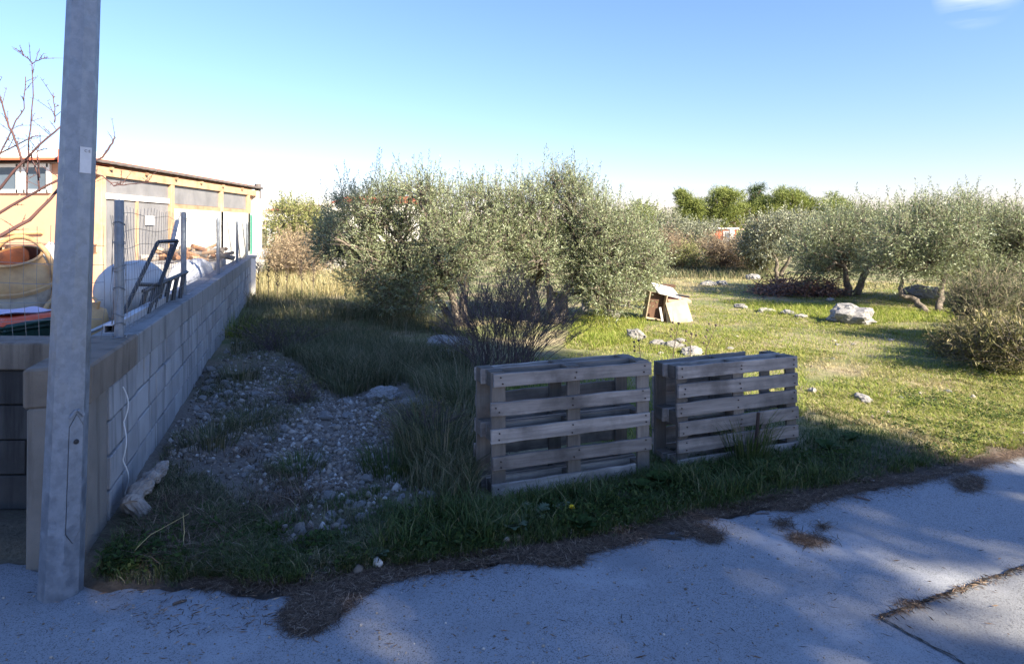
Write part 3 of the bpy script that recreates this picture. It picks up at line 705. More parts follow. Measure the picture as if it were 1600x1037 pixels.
# cement mixer
mc = P(36, 440, 6.7); o = empty('cement_mixer', Vector((mc.x, mc.y, .012)), 'old yellow cement mixer with rusty drum mouth behind the mesh', 'cement mixer')
b = Vector(o.location); cc = mc-b
ax = Vector((.08, -.42, .9)).normalized(); m = frame_matrix(cc, ax.orthogonal(), ax)
mb = MB(); mb.lathe([(.325, .03), (.322, .06), (.292, .13), (.25, .20), (.213, .27), (.222, .285), (.215, .30)], 28, m); mb.build('upper_drum', M['yellow'], o, smooth=True)
mb = MB(); mb.lathe([(.10, -.36), (.22, -.335), (.29, -.25), (.32, -.1), (.326, .0), (.326, .03)], 28, m); mb.build('lower_drum', M['cream'], o, smooth=True)
mb = MB(); mb.lathe([(.325, .0), (.356, .005), (.356, .04), (.325, .045)], 40, m); mb.build('ring_gear', M['yellow'], o)
mb = MB(); mb.lathe([(.208, .30), (.20, .25), (.24, .13), (.26, -.05), (.001, -.2)], 24, m); mb.build('drum_inside', M['rust'], o, smooth=True)
mb = MB(); mb.lathe([(.21, .296), (.232, .29), (.236, .305), (.212, .312)], 28, m); mb.build('mouth_rim', M['yellow'], o, smooth=True)
mb = MB(); pts = [cc+Vector((math.cos(a)*.37-.02, -.02, math.sin(a)*.47)) for a in np.linspace(-.35, math.pi+.35, 18)]; mb.tube(pts, .026, 8); mb.build('yoke', M['yellow'], o, smooth=True)
mb = MB(); mb.box(cc+Vector((-.42, .02, -.2)), (.22, .3, .55)); mb.build('motor_housing', M['yellow'], o, .02)
for s in (-1, 1):
    mb = MB(); mb.tube([cc+Vector((s*.36, .0, -.15)), Vector((s*.40, -.25, .02))], .022, 8); mb.build('leg', M['yellow'], o)
    mb = MB(); mb.tube([cc+Vector((s*.36, .0, -.15)), Vector((s*.40, .3, .12))], .022, 8); mb.build('leg', M['yellow'], o)
    mb = MB(); mb.lathe([(.001, -.03), (.15, -.03), (.15, .03), (.001, .03)], 18, Matrix.Translation((s*.43, .3, .15)) @ Matrix.Rotation(math.pi/2, 4, 'Y')); mb.build('wheel', M['blackmetal'], o)
hwm = Matrix.Translation(cc+Vector((.42, -.12, -.32))) @ Matrix.Rotation(math.pi/2, 4, 'Y'); mb = MB()
ring = [hwm @ Vector((math.cos(a)*.15, math.sin(a)*.15, 0)) for a in np.linspace(0, 2*math.pi, 20)]; mb.tube(ring, .022, 7, False)
for a in (0, math.pi/2): mb.tube([hwm @ Vector((math.cos(a)*.15, math.sin(a)*.15, 0)), hwm @ Vector((-math.cos(a)*.15, -math.sin(a)*.15, 0))], .014, 6)
mb.tube([hwm @ Vector((0, 0, -.1)), hwm @ Vector((0, 0, .02))], .03, 8); mb.build('hand_wheel', M['yellow'], o, smooth=True)

# pallet on a crate behind the mixer
pc = P(15, 384, 8.2); crate = empty('brick_crate', Vector((pc.x, pc.y, .012)), 'tall wooden crate under the brown pallet behind the mixer', 'crate')
hh = pc.z-.15
mb = MB(); mb.box((0, .4, hh/2), (1.1, .75, hh)); mb.build('crate_body', M['browntimber'], crate)
pal = empty('brown_pallet', Vector((pc.x, pc.y, hh+.014)), 'brown wooden pallet stored flat behind the yellow mixer', 'pallet')
for yy in (.05, .4, .75):
    for xx in (-.52, 0, .52):
        mb = MB(); mb.box((xx, yy, .07), (.14, .1, .09)); mb.build('block', M['browntimber'], pal, .004)
for yy in (.05, .4, .75): mb = MB(); mb.box((0, yy, .0125), (1.2, .1, .022)); mb.build('runner', M['browntimber'], pal)
for i in range(5): mb = MB(); mb.box((0, .06+i*.17, .128), (1.2, .12, .022)); mb.build('deck_board', M['browntimber'], pal)
# sacks
sk = stone_mesh('rubble_sack', 3, 3, 1.1, .28)
c = P(76, 412, 7.9); o = empty('rubble_sack', Vector((c.x, c.y, .012)), 'grey white sack of rubble between mixer and steel pole', 'sack')
link('sack', sk, M['sack'], o, (0, 0, c.z-.012)).scale = (.17, .17, .20)
mb = MB(); mb.box((0, 0, (c.z-.17)/2), (.4, .4, c.z-.17)); mb.build('plinth', M['block'], o)
# sheeted heap and firewood
c = wallp(8.9, -.68, 0); o = empty('sheeted_heap', c, 'white sheet covering a heap behind the wall', 'covered heap')
n = 26; vs = []
for j in range(n):
    for i in range(n):
        u, v = i/(n-1)*2-1, j/(n-1)*2-1
        h = 1.17*(1-abs(u)**4)*(1-abs(v)**4)+.1*mnoise.noise(Vector((u*3, v*3, 1)))+.05*mnoise.noise(Vector((u*8, v*8, 4)))
        p = WE*(v*1.6)-WN*(u*.42); vs.append((p.x, p.y, max(h, .0)))
mb = MB(); mb.add(vs, [(j*n+i, j*n+i+1, (j+1)*n+i+1, (j+1)*n+i) for j in range(n-1) for i in range(n-1)]); mb.build('sheet', M['tarp'], o, smooth=True)
c = wallp(11.3, -1.0, 0); o = empty('log_rack', c, 'low stand carrying the firewood behind the wall', 'rack')
mb = MB(); mb.box((0, 0, .52), (2.5, 1.1, 1.04), Matrix.Rotation(wrot, 3, 'Z')); mb.build('body', M['slab'], o)
logm = []
for k in range(3):
    mb = MB(); r = .045+.012*k; mb.prism([(math.cos(a)*r*random.uniform(.7, 1), math.sin(a)*r*random.uniform(.7, 1)) for a in np.linspace(0, 5.2, 6)], .34); me = mb.mesh('firewood', .006)
    me.materials.append([M['timber'], M['browntimber'], M['drift']][k]); logm.append(me)
for k in range(70):
    p = wallp(11.3+random.uniform(-1.1, 1.1), -1.0+random.uniform(-.5, .5), 1.09+random.uniform(0, .2))
    q = bpy.data.objects.new('firewood', random.choice(logm)); COL.objects.link(q); q.location = p
    q.rotation_euler = (math.radians(90)+random.uniform(-.5, .5), random.uniform(-.3, .3), random.uniform(0, 6.3))
    tag(q, 'split firewood billet in the loose pile behind the wall', 'firewood', 'firewood billets behind the wall')

# ------------------------------------------------------------------ orange house and its annex
HX, HYY = -8.55, 13.0
house = empty('orange_house', (HX, HYY, 0), 'low orange rendered house with white windows behind the yard', 'house')
mb = MB(); mb.box((-6, 4, 1.55), (12, 8, 3.1)); mb.build('wall', M['housewall'], house)
mb = MB(); mb.box((-6, 4, 3.145), (12.16, 8.16, .05)); mb.build('red_fascia', M['roof'], house)
mb = MB(); mb.box((-6, 4, 3.24), (12.1, 8.1, .14)); mb.build('parapet', M['housewhite'], house)
mb = MB(); mb.add([(-.1, -.25, 3.05), (.16, -.25, 3.05), (.16, .5, 3.05), (-.1, .5, 3.05), (-.5, -.25, 3.32), (-.5, .5, 3.32), (-.5, -.25, 3.05), (-.5, .5, 3.05)],
                  [(4, 1, 2, 5), (4, 6, 1), (5, 2, 7), (6, 7, 2, 1), (4, 5, 7, 6)]); mb.build('roof_tile_slope', M['roof'], house)
mb = MB(); mb.box((-.75, 6.0, 3.42), (.9, .9, .3)); mb.build('chimney', M['housewhite'], house)
for k, px in enumerate((3, 50)):
    wx = (px+1-CX)/F*HYY-HX+.1; wz = EYE-(279-HY)/F*HYY; w = empty('w', (0, 0, 0)) if 0 else None
    fr = MB(); W, H = .50, .52
    for (x, z, a, b2) in ((0, H/2, W, .07), (0, -H/2, W, .07), (-W/2, 0, .07, H+.07), (W/2, 0, .07, H+.07)): fr.box((wx+x, -.02, wz+z), (a, .08, b2))
    f = fr.build('window', M['white'], house)
    mb = MB(); mb.box((wx, .005, wz), (W-.06, .03, H-.06)); mb.build('pane', M['glass'], f)
mb = MB(); fr = MB(); fr.box((-9.46+HX*0-.0, -.012, 2.56), (1.3, .02, .86))
mb.tube([(-1.75, -.05, 1.64), (-.95, -.05, 1.66)], .035, 8); mb.build('yellow_pipe', M['yellow'], house)

annex = empty('timber_annex', (-8.5, 13.2, 0), 'timber framed lean-to with plastic sheeting and white lower wall', 'annex')
L = 8.0
bays = [0, 2.7, 5.4, 7.3]
for yb in bays:
    mb = MB(); mb.box((0, yb, 1.42), (.16, .16, 2.84)); mb.build('post', M['timber'], annex, .008)
mb = MB(); mb.box((.015, L/2-.2, 2.92), (.14, L+.2, .18)); mb.build('top_beam', M['timberx'], annex)
mb = MB(); mb.box((.0, 1.35, 2.42), (.10, 2.5, .12)); mb.build('rail', M['white'], annex)
mb = MB(); mb.box((.0, 4.95, 2.30), (.12, 4.6, .12)); mb.build('rail', M['timberx'], annex)
mb = MB(); mb.box((-.005, 4.06, 2.64), (.03, 2.54, .54)); mb.build('film_window', M['film'], annex)
mb = MB(); mb.box((-.005, 6.35, 2.64), (.03, 1.72, .54)); mb.build('film_window', M['film'], annex)
mb = MB(); mb.box((-.005, 1.35, 2.66), (.03, 2.5, .34)); mb.build('film_window', M['film'], annex)
mb = MB(); mb.box((-.005, 1.35, 1.35), (.03, 2.5, 1.98)); mb.build('film_door', M['film'], annex)
mb = MB(); mb.box((.03, 1.25, 1.35), (.05, .06, 2.0)); mb.build('door_post', M['timber'], annex)
mb = MB(); mb.box((.0, 1.35, .17), (.2, 2.5, .34)); mb.build('door_step', M['slab'], annex)
mb = MB(); mb.box((.04, 1.75, 1.93), (.02, .34, .21)); mb.build('notice', M['white'], annex)
mb = MB(); mb.box((-.02, 5.36, 1.12), (.2, 5.1, 2.24)); mb.build('white_wall', M['housewhite'], annex)
mb = MB(); mb.box((-1.5, 8.0, 1.5), (3.2, .12, 3.0)); mb.build('end_wall', M['housewhite'], annex)
mb = MB(); mb.box((-3.2, 4, 1.5), (.1, 8.0, 3.0)); mb.build('back_wall', M['housewhite'], annex)
m = Matrix.Translation((-1.25, L/2-.1, 3.09)) @ Matrix.Rotation(math.radians(-1.5), 4, 'Y')
mb = MB(); n = 60; vs = []
for i in range(n+1):
    y = -L/2-.35+i*(L+.7)/n; z = .012*(i % 2)
    vs += [(-1.9, y, z), (1.42, y, z), (-1.9, y, z-.05), (1.42, y, z-.05)]
fs = []
for i in range(n):
    a = 4*i; fs += [(a, a+1, a+5, a+4), (a+2, a+6, a+7, a+3), (a+1, a+3, a+7, a+5)]
mb.add([m @ Vector(v) for v in vs], fs); mb.build('roof_sheet', M['roofdark'], annex)
for yb in np.arange(.2, 8, 1.3):
    mb = MB(); mb.box((.10, yb, 2.99), (.10, .06, .06)); mb.build('rafter_end', M['timber'], annex)
o = empty('flue_pipe', (-8.5, 21.4, .0), 'white flue pipe with dark cowl at the far end of the annex', 'flue')
mb = MB(); mb.tube([(0, 0, 0), (0, 0, 2.75)], .13, 10); mb.build('pipe', M['white'], o)
mb = MB(); mb.tube([(0, 0, 2.75), (0, 0, 3.25)], .10, 10); mb.build('cowl', M['roofdark'], o)

# far houses
def far_house(px0, px1, pyr, Y, label, roofc=True, zextra=1.2, setw=8):
    x0 = (px0-CX)/F*Y; x1 = (px1-CX)/F*Y; zt = EYE-(pyr-HY)/F*Y; w = x1-x0
    o = empty('house', ((x0+x1)/2, Y, 0), label, 'house')
    mb = MB(); mb.box((0, setw/2, zt/2), (w, setw, zt)); mb.build('wall', M['housewhite'], o)
    if roofc:
        mb = MB(); e = .4; mb.add([(-w/2-e, -e, zt), (w/2+e, -e, zt), (w/2+e, setw+e, zt), (-w/2-e, setw+e, zt), (-w/2+.4, setw/2, zt+zextra), (w/2-.4, setw/2, zt+zextra)],
               [(0, 1, 5, 4), (2, 3, 4, 5), (1, 2, 5), (3, 0, 4), (3, 2, 1, 0)]); r = mb.build('roof', M['roof'], o)
    else:
        mb = MB(); mb.box((0, setw/2, zt+.1), (w+.4, setw+.4, .2)); mb.build('roof', M['slab'], o)
    for i in range(3):
        f = MB(); f.box((-w/2+w*(i+.5)/3, -.03, zt-1.6), (w*.12, .08, 1.4)); f = f.build('window', M['white'], o)
        mb = MB(); mb.box((-w/2+w*(i+.5)/3, -.08, zt-1.6), (w*.09, .03, 1.2)); mb.build('pane', M['glass'], f)
    return o
far_house(522, 640, 317, 75, 'distant white house with red roof showing above the left olive', True, 1.0)
far_house(470, 528, 321, 70, 'distant flat roofed white house left of the red roofed one', False)
far_house(418, 470, 329, 65, 'distant low pale house above the green mesh fence', True, .5)
# small orange house and white pillar in front of the pines
o = empty('house', P(1130, 372, 55), 'small orange walled house half hidden below the pines', 'house'); o.location.z = .3
zt = EYE-(358-HY)/F*55-.3
mb = MB(); mb.box((0, 2, zt/2), (2.2, 4, zt)); mb.build('wall', M['orange'], o)
mb = MB(); mb.box((0, 2, zt+.06), (2.6, 4.4, .12)); mb.build('roof', M['housewhite'], o)
mb = MB(); mb.box((.35, -.03, zt*.55), (.7, .1, 1.0)); w_ = mb.build('window', M['white'], o); mb = MB(); mb.box((.35, -.09, zt*.55), (.5, .03, .8)); mb.build('pane', M['glass'], w_)
o = empty('gate_pillar', P(1143, 372, 53), 'pale stone gate pillar in front of the small orange house', 'pillar'); o.location.z = .2
mb = MB(); mb.box((0, 0, .75), (.35, .35, 1.5)); mb.build('shaft', M['housewhite'], o); mb = MB(); mb.box((0, 0, 1.55), (.45, .45, .1)); mb.build('cap', M['slab'], o)
o = empty('field_wall', P(1130, 376, 51), 'low grey stone field wall below the pines', 'wall'); o.location.z = .18
mb = MB()
for i in range(70):
    mb.box((random.uniform(-4, 6), random.uniform(-.15, .15), random.uniform(.1, .75)), (random.uniform(.3, .6), .4, random.uniform(.2, .35)), Matrix.Rotation(random.uniform(-.2, .2), 3, 'Y'), .05)
w_ = mb.build('stones', M['boulder'], o); w_['kind'] = 'stuff'

# ------------------------------------------------------------------ pallets on edge
def pallet(slats, label, loc, rz, lean, seed, cut=None, L=1.16, Hh=.80, x0=0):
    random.seed(seed)
    o = empty('wooden_pallet', loc, label, 'pallet', 'weathered pallets standing on edge', rot=(lean, 0, rz))
    n = len(slats)
    for i, (zc, hw_) in enumerate(slats):
        ln = (L if not (cut and i == 0) else L-.12)-x0*(.8+.4*random.random())
        mb = MB(); nseg = 10; vs = []
        for k in range(nseg+1):
            x = -L/2+(L-ln if x0 else 0)+ln*k/nseg; w1 = random.uniform(-.003, .003); w2 = random.uniform(-.003, .003)
            if cut and i == 0 and k == nseg: w1 += .02
            for (yy, zz) in ((-.011, -hw_/2+w1), (.011, -hw_/2+w1), (.011, hw_/2+w2), (-.011, hw_/2+w2)): vs.append((x, yy, zz))
        fs = [(3, 2, 1, 0), tuple(4*nseg+q for q in (0, 1, 2, 3))]
        for k in range(nseg):
            for q in range(4): fs.append((4*k+q, 4*k+(q+1) % 4, 4*k+4+(q+1) % 4, 4*k+4+q))
        mb.add(vs, fs)
        s = mb.build('slat', M['pallet'], o, .0025, loc=(random.uniform(-.012, .012), .011+random.uniform(-.002, .002), zc), rot=(random.uniform(-.03, .03), random.uniform(-.008, .008), random.uniform(-.006, .006)))
        nb = MB()
        for xx in (-L/2+.05, 0, L/2-.05):
            for dz in (-.022, .022):
                nb.lathe([(.0001, -.0005), (.0052, 0), (.0052, .004)], 7, Matrix.Translation((xx+random.uniform(-.02, .02), -.0135, dz+random.uniform(-.01, .01))) @ Matrix.Rotation(math.pi/2, 4, 'X'))
        nb.build('nails', M['nail'], s)['kind'] = 'stuff'
    for x in (-L/2+.05, 0, L/2-.05):
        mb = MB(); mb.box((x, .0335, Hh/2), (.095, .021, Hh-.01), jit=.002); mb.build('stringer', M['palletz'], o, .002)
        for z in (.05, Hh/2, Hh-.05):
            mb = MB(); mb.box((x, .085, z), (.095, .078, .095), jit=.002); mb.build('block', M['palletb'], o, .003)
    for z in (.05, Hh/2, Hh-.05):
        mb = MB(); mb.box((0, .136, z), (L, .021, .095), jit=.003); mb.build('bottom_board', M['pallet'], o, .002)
    return o
S5 = [(.055, .085), (.225, .085), (.395, .088), (.565, .085), (.745, .085)]
S6 = [(.05, .092), (.19, .092), (.33, .095), (.47, .098), (.61, .098), (.75, .092)]
SR = [(.06, .11), (.19, .12), (.33, .12), (.47, .12), (.61, .12), (.74, .11)]
def pair(pa, pb_, lab1, lab2, sl, seed, lean):
    d = (pb_-pa); d.z = 0; rz = math.atan2(d.y, d.x); n = Vector((-math.sin(rz), math.cos(rz), 0)); L, Hh = (1.16, .80) if seed == 1 else (1.11, .75)
    c = pa+d.normalized()*L/2; c.z = 0; k = Hh/.8
    z0 = min(gz1(c.x, c.y), .03)-.03
    a = pallet([(z*k, w) for z, w in sl], lab1, (c.x, c.y, z0), rz, lean, seed, cut=(seed == 1), L=L, Hh=Hh)
    c2 = c+n*.315+d.normalized()*-.03; a2 = pallet([(z*k, w) for z, w in (S5 if seed == 1 else SR)], lab2, (c2.x, c2.y, z0), rz+math.pi+.02, lean*.3, seed+10, L=L, Hh=Hh, x0=0 if seed == 1 else .27)
    return a, a2
pair(G(770, 782), G(1024, 743), 'weathered grey pallet standing on edge at front left, with five slats', 'pallet standing on edge behind the front left pallet', S5, 1, -.02)
pair(G(1062, 736), G(1242, 706), 'weathered grey pallet standing on edge at front right, with six slats', 'pallet standing on edge behind the front right pallet', S6, 2, -.03)
random.seed(21)
# rusty stake in front of the right pallet
o = empty('iron_stake', G(1173, 716), 'thin dark iron stake standing in front of the right pallet', 'stake'); mb = MB()
o.location.y -= .06
mb.tube([(0, 0, -.1), (.035, .0, .36)], [.013, .013], 6); mb.build('rod', M['nail'], o)

# ------------------------------------------------------------------ foliage machinery
def unit(v): return v/np.maximum(np.linalg.norm(v, axis=-1, keepdims=True), 1e-9)
def leaf_quads(base, d, length, width, rng, upbias=None):
    n = len(base); r = unit(rng.normal(size=(n, 3))); side = unit(np.cross(d, r)); nrm = np.cross(d, side)
    length = np.asarray(length).reshape(-1, 1); width = np.asarray(width).reshape(-1, 1)
    mid = base+d*length*.5+nrm*length*.06
    return np.stack([base, mid+side*width*.5, base+d*length, mid-side*width*.5], 1)
def twig_mesh(a, b, r0, r1):                     # 3-sided prisms
    n = len(a); d = unit(b-a); ref = np.where(np.abs(d[:, 2:3]) < .9, np.array([[0, 0, 1.]]), np.array([[1., 0, 0]]))
    u = unit(np.cross(d, ref)); v = np.cross(d, u); V = []
    for p, r in ((a, r0), (b, r1)):
        for k in range(3):
            an = k*2*math.pi/3; V.append(p+(u*math.cos(an)+v*math.sin(an))*np.asarray(r).reshape(-1, 1))
    V = np.stack(V, 1); o = (np.arange(n)*6)[:, None]
    f = np.concatenate([o+np.array([[0, 1, 4, 3]]), o+np.array([[1, 2, 5, 4]]), o+np.array([[2, 0, 3, 5]])], 1).reshape(-1, 4)
    return V.reshape(-1, 3), f
def crown_shoots(clumps, nsh, rng, up=.5, hollow=.35):
    C = np.array([c[0] for c in clumps]); R = np.array([c[1] for c in clumps])
    w = np.prod(R, 1)**(2/3); idx = rng.choice(len(C), nsh, p=w/w.sum())
    dirs = unit(rng.normal(size=(nsh, 3))); rad = (hollow+(1-hollow)*rng.random(nsh))[:, None]**.8
    pos = C[idx]+dirs*R[idx]*rad
    d = unit(dirs*.8+np.array([0, 0, up])+rng.normal(size=(nsh, 3))*.45)
    return pos, d
def leafy(pos, d, shoot_len, nleaf, ll, lw, rng, spread=.8, droop=.0):
    n = len(pos); t = np.tile(np.linspace(.08, 1, nleaf), (n, 1)); bend = unit(rng.normal(size=(n, 3)))*.15
    L = np.asarray(shoot_len).reshape(-1, 1, 1)
    p = pos[:, None]+(d[:, None]*t[..., None]+bend[:, None]*t[..., None]**2)*L
    ld = unit(d[:, None]*.75+rng.normal(size=(n, nleaf, 3))*spread+np.array([0, 0, -droop]))
    k = n*nleaf
    return leaf_quads(p.reshape(-1, 3), ld.reshape(-1, 3), ll*rng.uniform(.65, 1.2, k), lw*rng.uniform(.7, 1.2, k), rng), (pos, pos+(d+bend)*np.asarray(shoot_len).reshape(-1, 1))
def limb_path(a, b, wiggle, n=7, sag=0):
    a = Vector(a); b = Vector(b); pts = []
    for i in range(n):
        t = i/(n-1); p = a.lerp(b, t)
        k = math.sin(t*math.pi)
        p += Vector((random.uniform(-1, 1), random.uniform(-1, 1), random.uniform(-.6, 1)))*wiggle*k
        pts.append(p)
    return pts
def olive_tree(name, label, group, base, trunks, clumps, nsh, leafm, seed, ll=.060, lw=.0155, nleaf=17, sprouts=0, sl=(.22, .5), barkm=None, up=.5, cat='tree', tr=.09):
    rng = np.random.default_rng(seed); random.seed(seed)
    base = Vector(base); o = empty(name, base, label, cat, group)
    mb = MB(); B = np.array(base); ends = []
    for tp in trunks:
        pts = [Vector(p)-base for p in tp]; fine = []
        for i in range(len(pts)-1):
            fine += limb_path(pts[i], pts[i+1], .04, 5)[:-1]
        fine.append(pts[-1]); n = len(fine)
        mb.tube(fine, [tr*(1.25 if i == 0 else 1)*(1-.55*i/n)*random.uniform(.9, 1.1) for i in range(n)], 9); ends.append(fine[-1]); 
    for C, R in clumps:
        c = Vector(C)-base
        e = min(ends, key=lambda q: (q-c).length+random.uniform(0, .3)); pth = limb_path(e, c, .16, 7)
        mb.tube(pth, [tr*.42*(1-.75*i/6)+.006 for i in range(7)], 6)
        for k in range(4):
            s = pth[random.randint(3, 6)]; q = c+Vector([random.uniform(-.9, .9)*r for r in R])
            mb.tube(limb_path(s, q, .07, 5), [tr*.16*(1-.7*i/4)+.003 for i in range(5)], 4, False)
    mb.build('trunk', barkm or M['bark'], o, smooth=True)
    cl = [(np.array(c)-B, np.array(r)) for c, r in clumps]
    pos, d = crown_shoots(cl, nsh, rng, up=up)
    q, (ta, tb) = leafy(pos, d, rng.uniform(sl[0], sl[1], nsh), nleaf, ll, lw, rng)
    Q = [q]; A = [ta]; Bn = [tb]
    if sprouts:
        top = sorted(cl, key=lambda c: -(c[0][2]+c[1][2]))[:max(3, int(len(cl)*.45))]
        pos, d = crown_shoots(top, sprouts*3, rng, up=.5, hollow=.8)
        pos = pos[d[:, 2] > .1][:sprouts]; d = unit(np.array([0, 0, 1.])+rng.normal(size=(len(pos), 3))*.2)
        q, (ta, tb) = leafy(pos, d, rng.uniform(.3, .75, len(pos)), 30, ll*.95, lw, rng, spread=.55); Q.append(q); A.append(ta); Bn.append(tb)
    me = quads('crown', np.concatenate(Q)); link('crown', me, leafm, o)
    V, f = twig_mesh(np.concatenate(A), np.concatenate(Bn), .004, .0015)
    link('twigs', meshnp('twigs', V, np.full(len(f), 4), f.ravel()), barkm or M['bark'], o)
    return o
def clumps_px(lst, Y, dy=.9, seed=0, dup=2, squash=.85, k_=1.0, drop=0):
    rng = np.random.default_rng(seed); out = []
    for e in lst:
        px, py, r = e[:3]; r = r*k_; py = py+drop*max(0, min(1, (400-py)/90))
        for k in range(dup):
            yy = Y+(rng.uniform(-dy, dy) if len(e) < 4 else e[3]+rng.uniform(-.3, .3))
            p = P(px+rng.uniform(-6, 6), py+rng.uniform(-6, 6), yy); R = r/F*yy
            out.append((tuple(p), (R, R*1.15, R*squash)))
    return out

# main olive, left half and right half
OA = [(525, 388, 36), (515, 358, 26), (552, 345, 42), (585, 305, 36), (600, 280, 24), (640, 300, 42), (655, 275, 26), (612, 365, 52), (575, 412, 36), (600, 440, 40), (640, 425, 50), (690, 300, 40), (700, 360, 55), (742, 300, 38),
      (690, 415, 42), (742, 380, 48), (655, 455, 38), (620, 460, 30), (720, 430, 30), (560, 438, 30), (600, 466, 28), (655, 474, 26), (508, 376, 24), (522, 404, 24), (700, 445, 26), (545, 300, 22)]
OB = [(790, 305, 42), (835, 300, 44), (880, 280, 36), (872, 262, 20), (905, 305, 38), (830, 365, 56), (895, 360, 56), (945, 345, 44), (985, 355, 40), (1000, 400, 42), (955, 410, 52), (935, 450, 40), (980, 442, 40), (897, 425, 42),
      (850, 412, 38), (785, 370, 44), (1015, 395, 26), (1010, 430, 24), (950, 480, 22), (930, 330, 32), (800, 420, 30), (905, 455, 30), (830, 446, 26), (975, 468, 26), (1022, 415, 24)]
ba = on_ground(716, 508); bb = on_ground(866, 506)
olive_tree('olive_tree', 'large silvery olive tree with several stems left of centre', 'olive trees in the field', ba,
           [[ba, P(708, 470, 11.4), P(690, 430, 11.3)], [ba+Vector((.08, .1, 0)), P(724, 465, 11.5), P(735, 415, 11.6)], [ba+Vector((-.1, .1, 0)), P(690, 475, 11.6), P(640, 425, 11.8)]],
           clumps_px(OA, 11.6, .95, 1, k_=.72, drop=22), 3900, M['olive'], 31, sprouts=260)
olive_tree('olive_tree', 'large silvery olive tree with drooping right side in the middle', 'olive trees in the field', bb,
           [[bb, P(860, 465, 11.7), P(850, 420, 11.6)], [bb+Vector((.12, .1, 0)), P(882, 460, 11.7), P(910, 415, 11.8)], [bb+Vector((-.3, .2, 0)), P(835, 460, 11.9), P(800, 400, 12)]],
           clumps_px(OB, 11.9, .95, 2, k_=.72, drop=22), 4100, M['olive'], 32, sprouts=260)
# right-hand olives
OC = [(1265, 385, 38), (1300, 365, 42), (1340, 355, 40), (1290, 410, 38), (1330, 405, 46), (1370, 390, 44), (1265, 420, 24), (1385, 345, 30), (1350, 330, 22), (1310, 335, 24)]
OD = [(1400, 360, 40), (1425, 325, 30), (1445, 310, 22), (1470, 345, 40), (1430, 390, 48), (1480, 400, 44), (1400, 404, 34), (1455, 408, 32), (1500, 370, 40), (1368, 415, 26)]
OE = [(1520, 335, 36), (1510, 310, 20), (1555, 340, 40), (1595, 350, 44), (1530, 390, 46), (1575, 400, 48), (1620, 400, 50), (1545, 430, 34), (1600, 440, 30), (1640, 360, 45), (1505, 420, 26)]
OF = [(1185, 365, 26), (1215, 355, 28), (1245, 360, 26), (1200, 388, 26), (1232, 388, 28), (1175, 385, 18), (1260, 345, 20)]
bc_ = on_ground(1325, 462); bd = on_ground(1447, 490); be = on_ground(1540, 482); bf = on_ground(1213, 433)
olive_tree('olive_tree', 'dense olive tree standing behind the brushwood pile', 'olive trees in the field', bc_, [[bc_, P(1322, 440, bc_.y), P(1318, 415, bc_.y)], [bc_+Vector((.2, 0, 0)), P(1350, 430, bc_.y), P(1365, 405, bc_.y)]],
           clumps_px(OC, bc_.y, 1.1, 3, k_=.72, drop=16), 2500, M['olive'], 33, ll=.068, lw=.02, nleaf=14, sprouts=70, sl=(.25, .55), tr=.10)
olive_tree('olive_tree', 'olive tree with dark leaning trunks right of the white boulder', 'olive trees in the field', bd, [[bd, P(1432, 470, 13.4), P(1408, 462, 13.5), P(1410, 420, 13.6)], [bd+Vector((.35, .1, 0)), P(1470, 460, 13.6), P(1475, 410, 13.6)]],
           clumps_px(OD, 13.7, 1.0, 4, k_=.74, drop=20), 2700, M['olive'], 34, ll=.065, lw=.018, nleaf=14, sprouts=80, sl=(.25, .55), tr=.075)
olive_tree('olive_tree', 'olive tree cut by the right edge of the picture', 'olive trees in the field', be, [[be, P(1530, 455, 14), P(1515, 425, 14)], [be+Vector((.3, 0, 0)), P(1565, 440, 14.2), P(1590, 400, 14.2)]],
           clumps_px(OE, 14.2, 1.1, 5, k_=.74, drop=20), 2800, M['olive'], 35, ll=.065, lw=.018, nleaf=14, sprouts=80, sl=(.25, .55), tr=.10)
olive_tree('olive_tree', 'small distant olive tree with bare slim trunk behind the brushwood', 'olive trees in the field', bf, [[bf, P(1214, 410, bf.y), P(1205, 388, bf.y)], [bf+Vector((.2, .2, 0)), P(1232, 408, bf.y), P(1240, 388, bf.y)]],
           clumps_px(OF, bf.y, 1.0, 6, k_=.75, drop=5), 1500, M['olivegrey'], 36, ll=.11, lw=.036, nleaf=11, sprouts=30, sl=(.3, .6), tr=.08)

# far shrubs and scrub
def scrub(label, lst, Y, n, m, seed, ll, lw, name='shrub', group=None, dup=2, up=.4, sl=(.3, .7), nleaf=10, sprouts=0, cat='shrub', basepy=None):
    c = clumps_px(lst, Y, .9 if Y < 30 else 1.6, seed, dup); px = sum(e[0] for e in lst)/len(lst)
    x = (px-CX)/F*Y; base = Vector((x, Y, gz1(x, Y)))
    return olive_tree(name, label, group, base, [[base, base+Vector((.1, 0, .35))]], c, n, m, seed, ll=ll, lw=lw, nleaf=nleaf, sprouts=sprouts, sl=sl, up=up, cat=cat, tr=.05)
scrub('tall sunlit olive green bush beside the far wall', [(450, 345, 26), (470, 340, 24), (440, 370, 22), (480, 365, 24), (455, 385, 26), (485, 390, 22)], 24, 1300, M['scrubgreen'], 51, .11, .035, sprouts=30)
scrub('dry brown bush in front of the far wall end', [(440, 400, 22), (465, 395, 26), (490, 410, 22), (450, 418, 20), (478, 425, 20)], 21, 1000, M['scrubbrown'], 52, .11, .022, up=.8)
scrub('small grey olive bush behind the far white stones', [(500, 345, 22), (520, 355, 22), (505, 375, 20), (525, 385, 20)], 27, 800, M['olivegrey'], 53, .12, .036)
scrub('grey green olive thicket between middle olive and pines', [(1050, 355, 22), (1080, 362, 22), (1105, 360, 18), (1035, 372, 20), (1065, 380, 22), (1100, 378, 16)], 34, 1300, M['olivegrey'], 54, .14, .045)
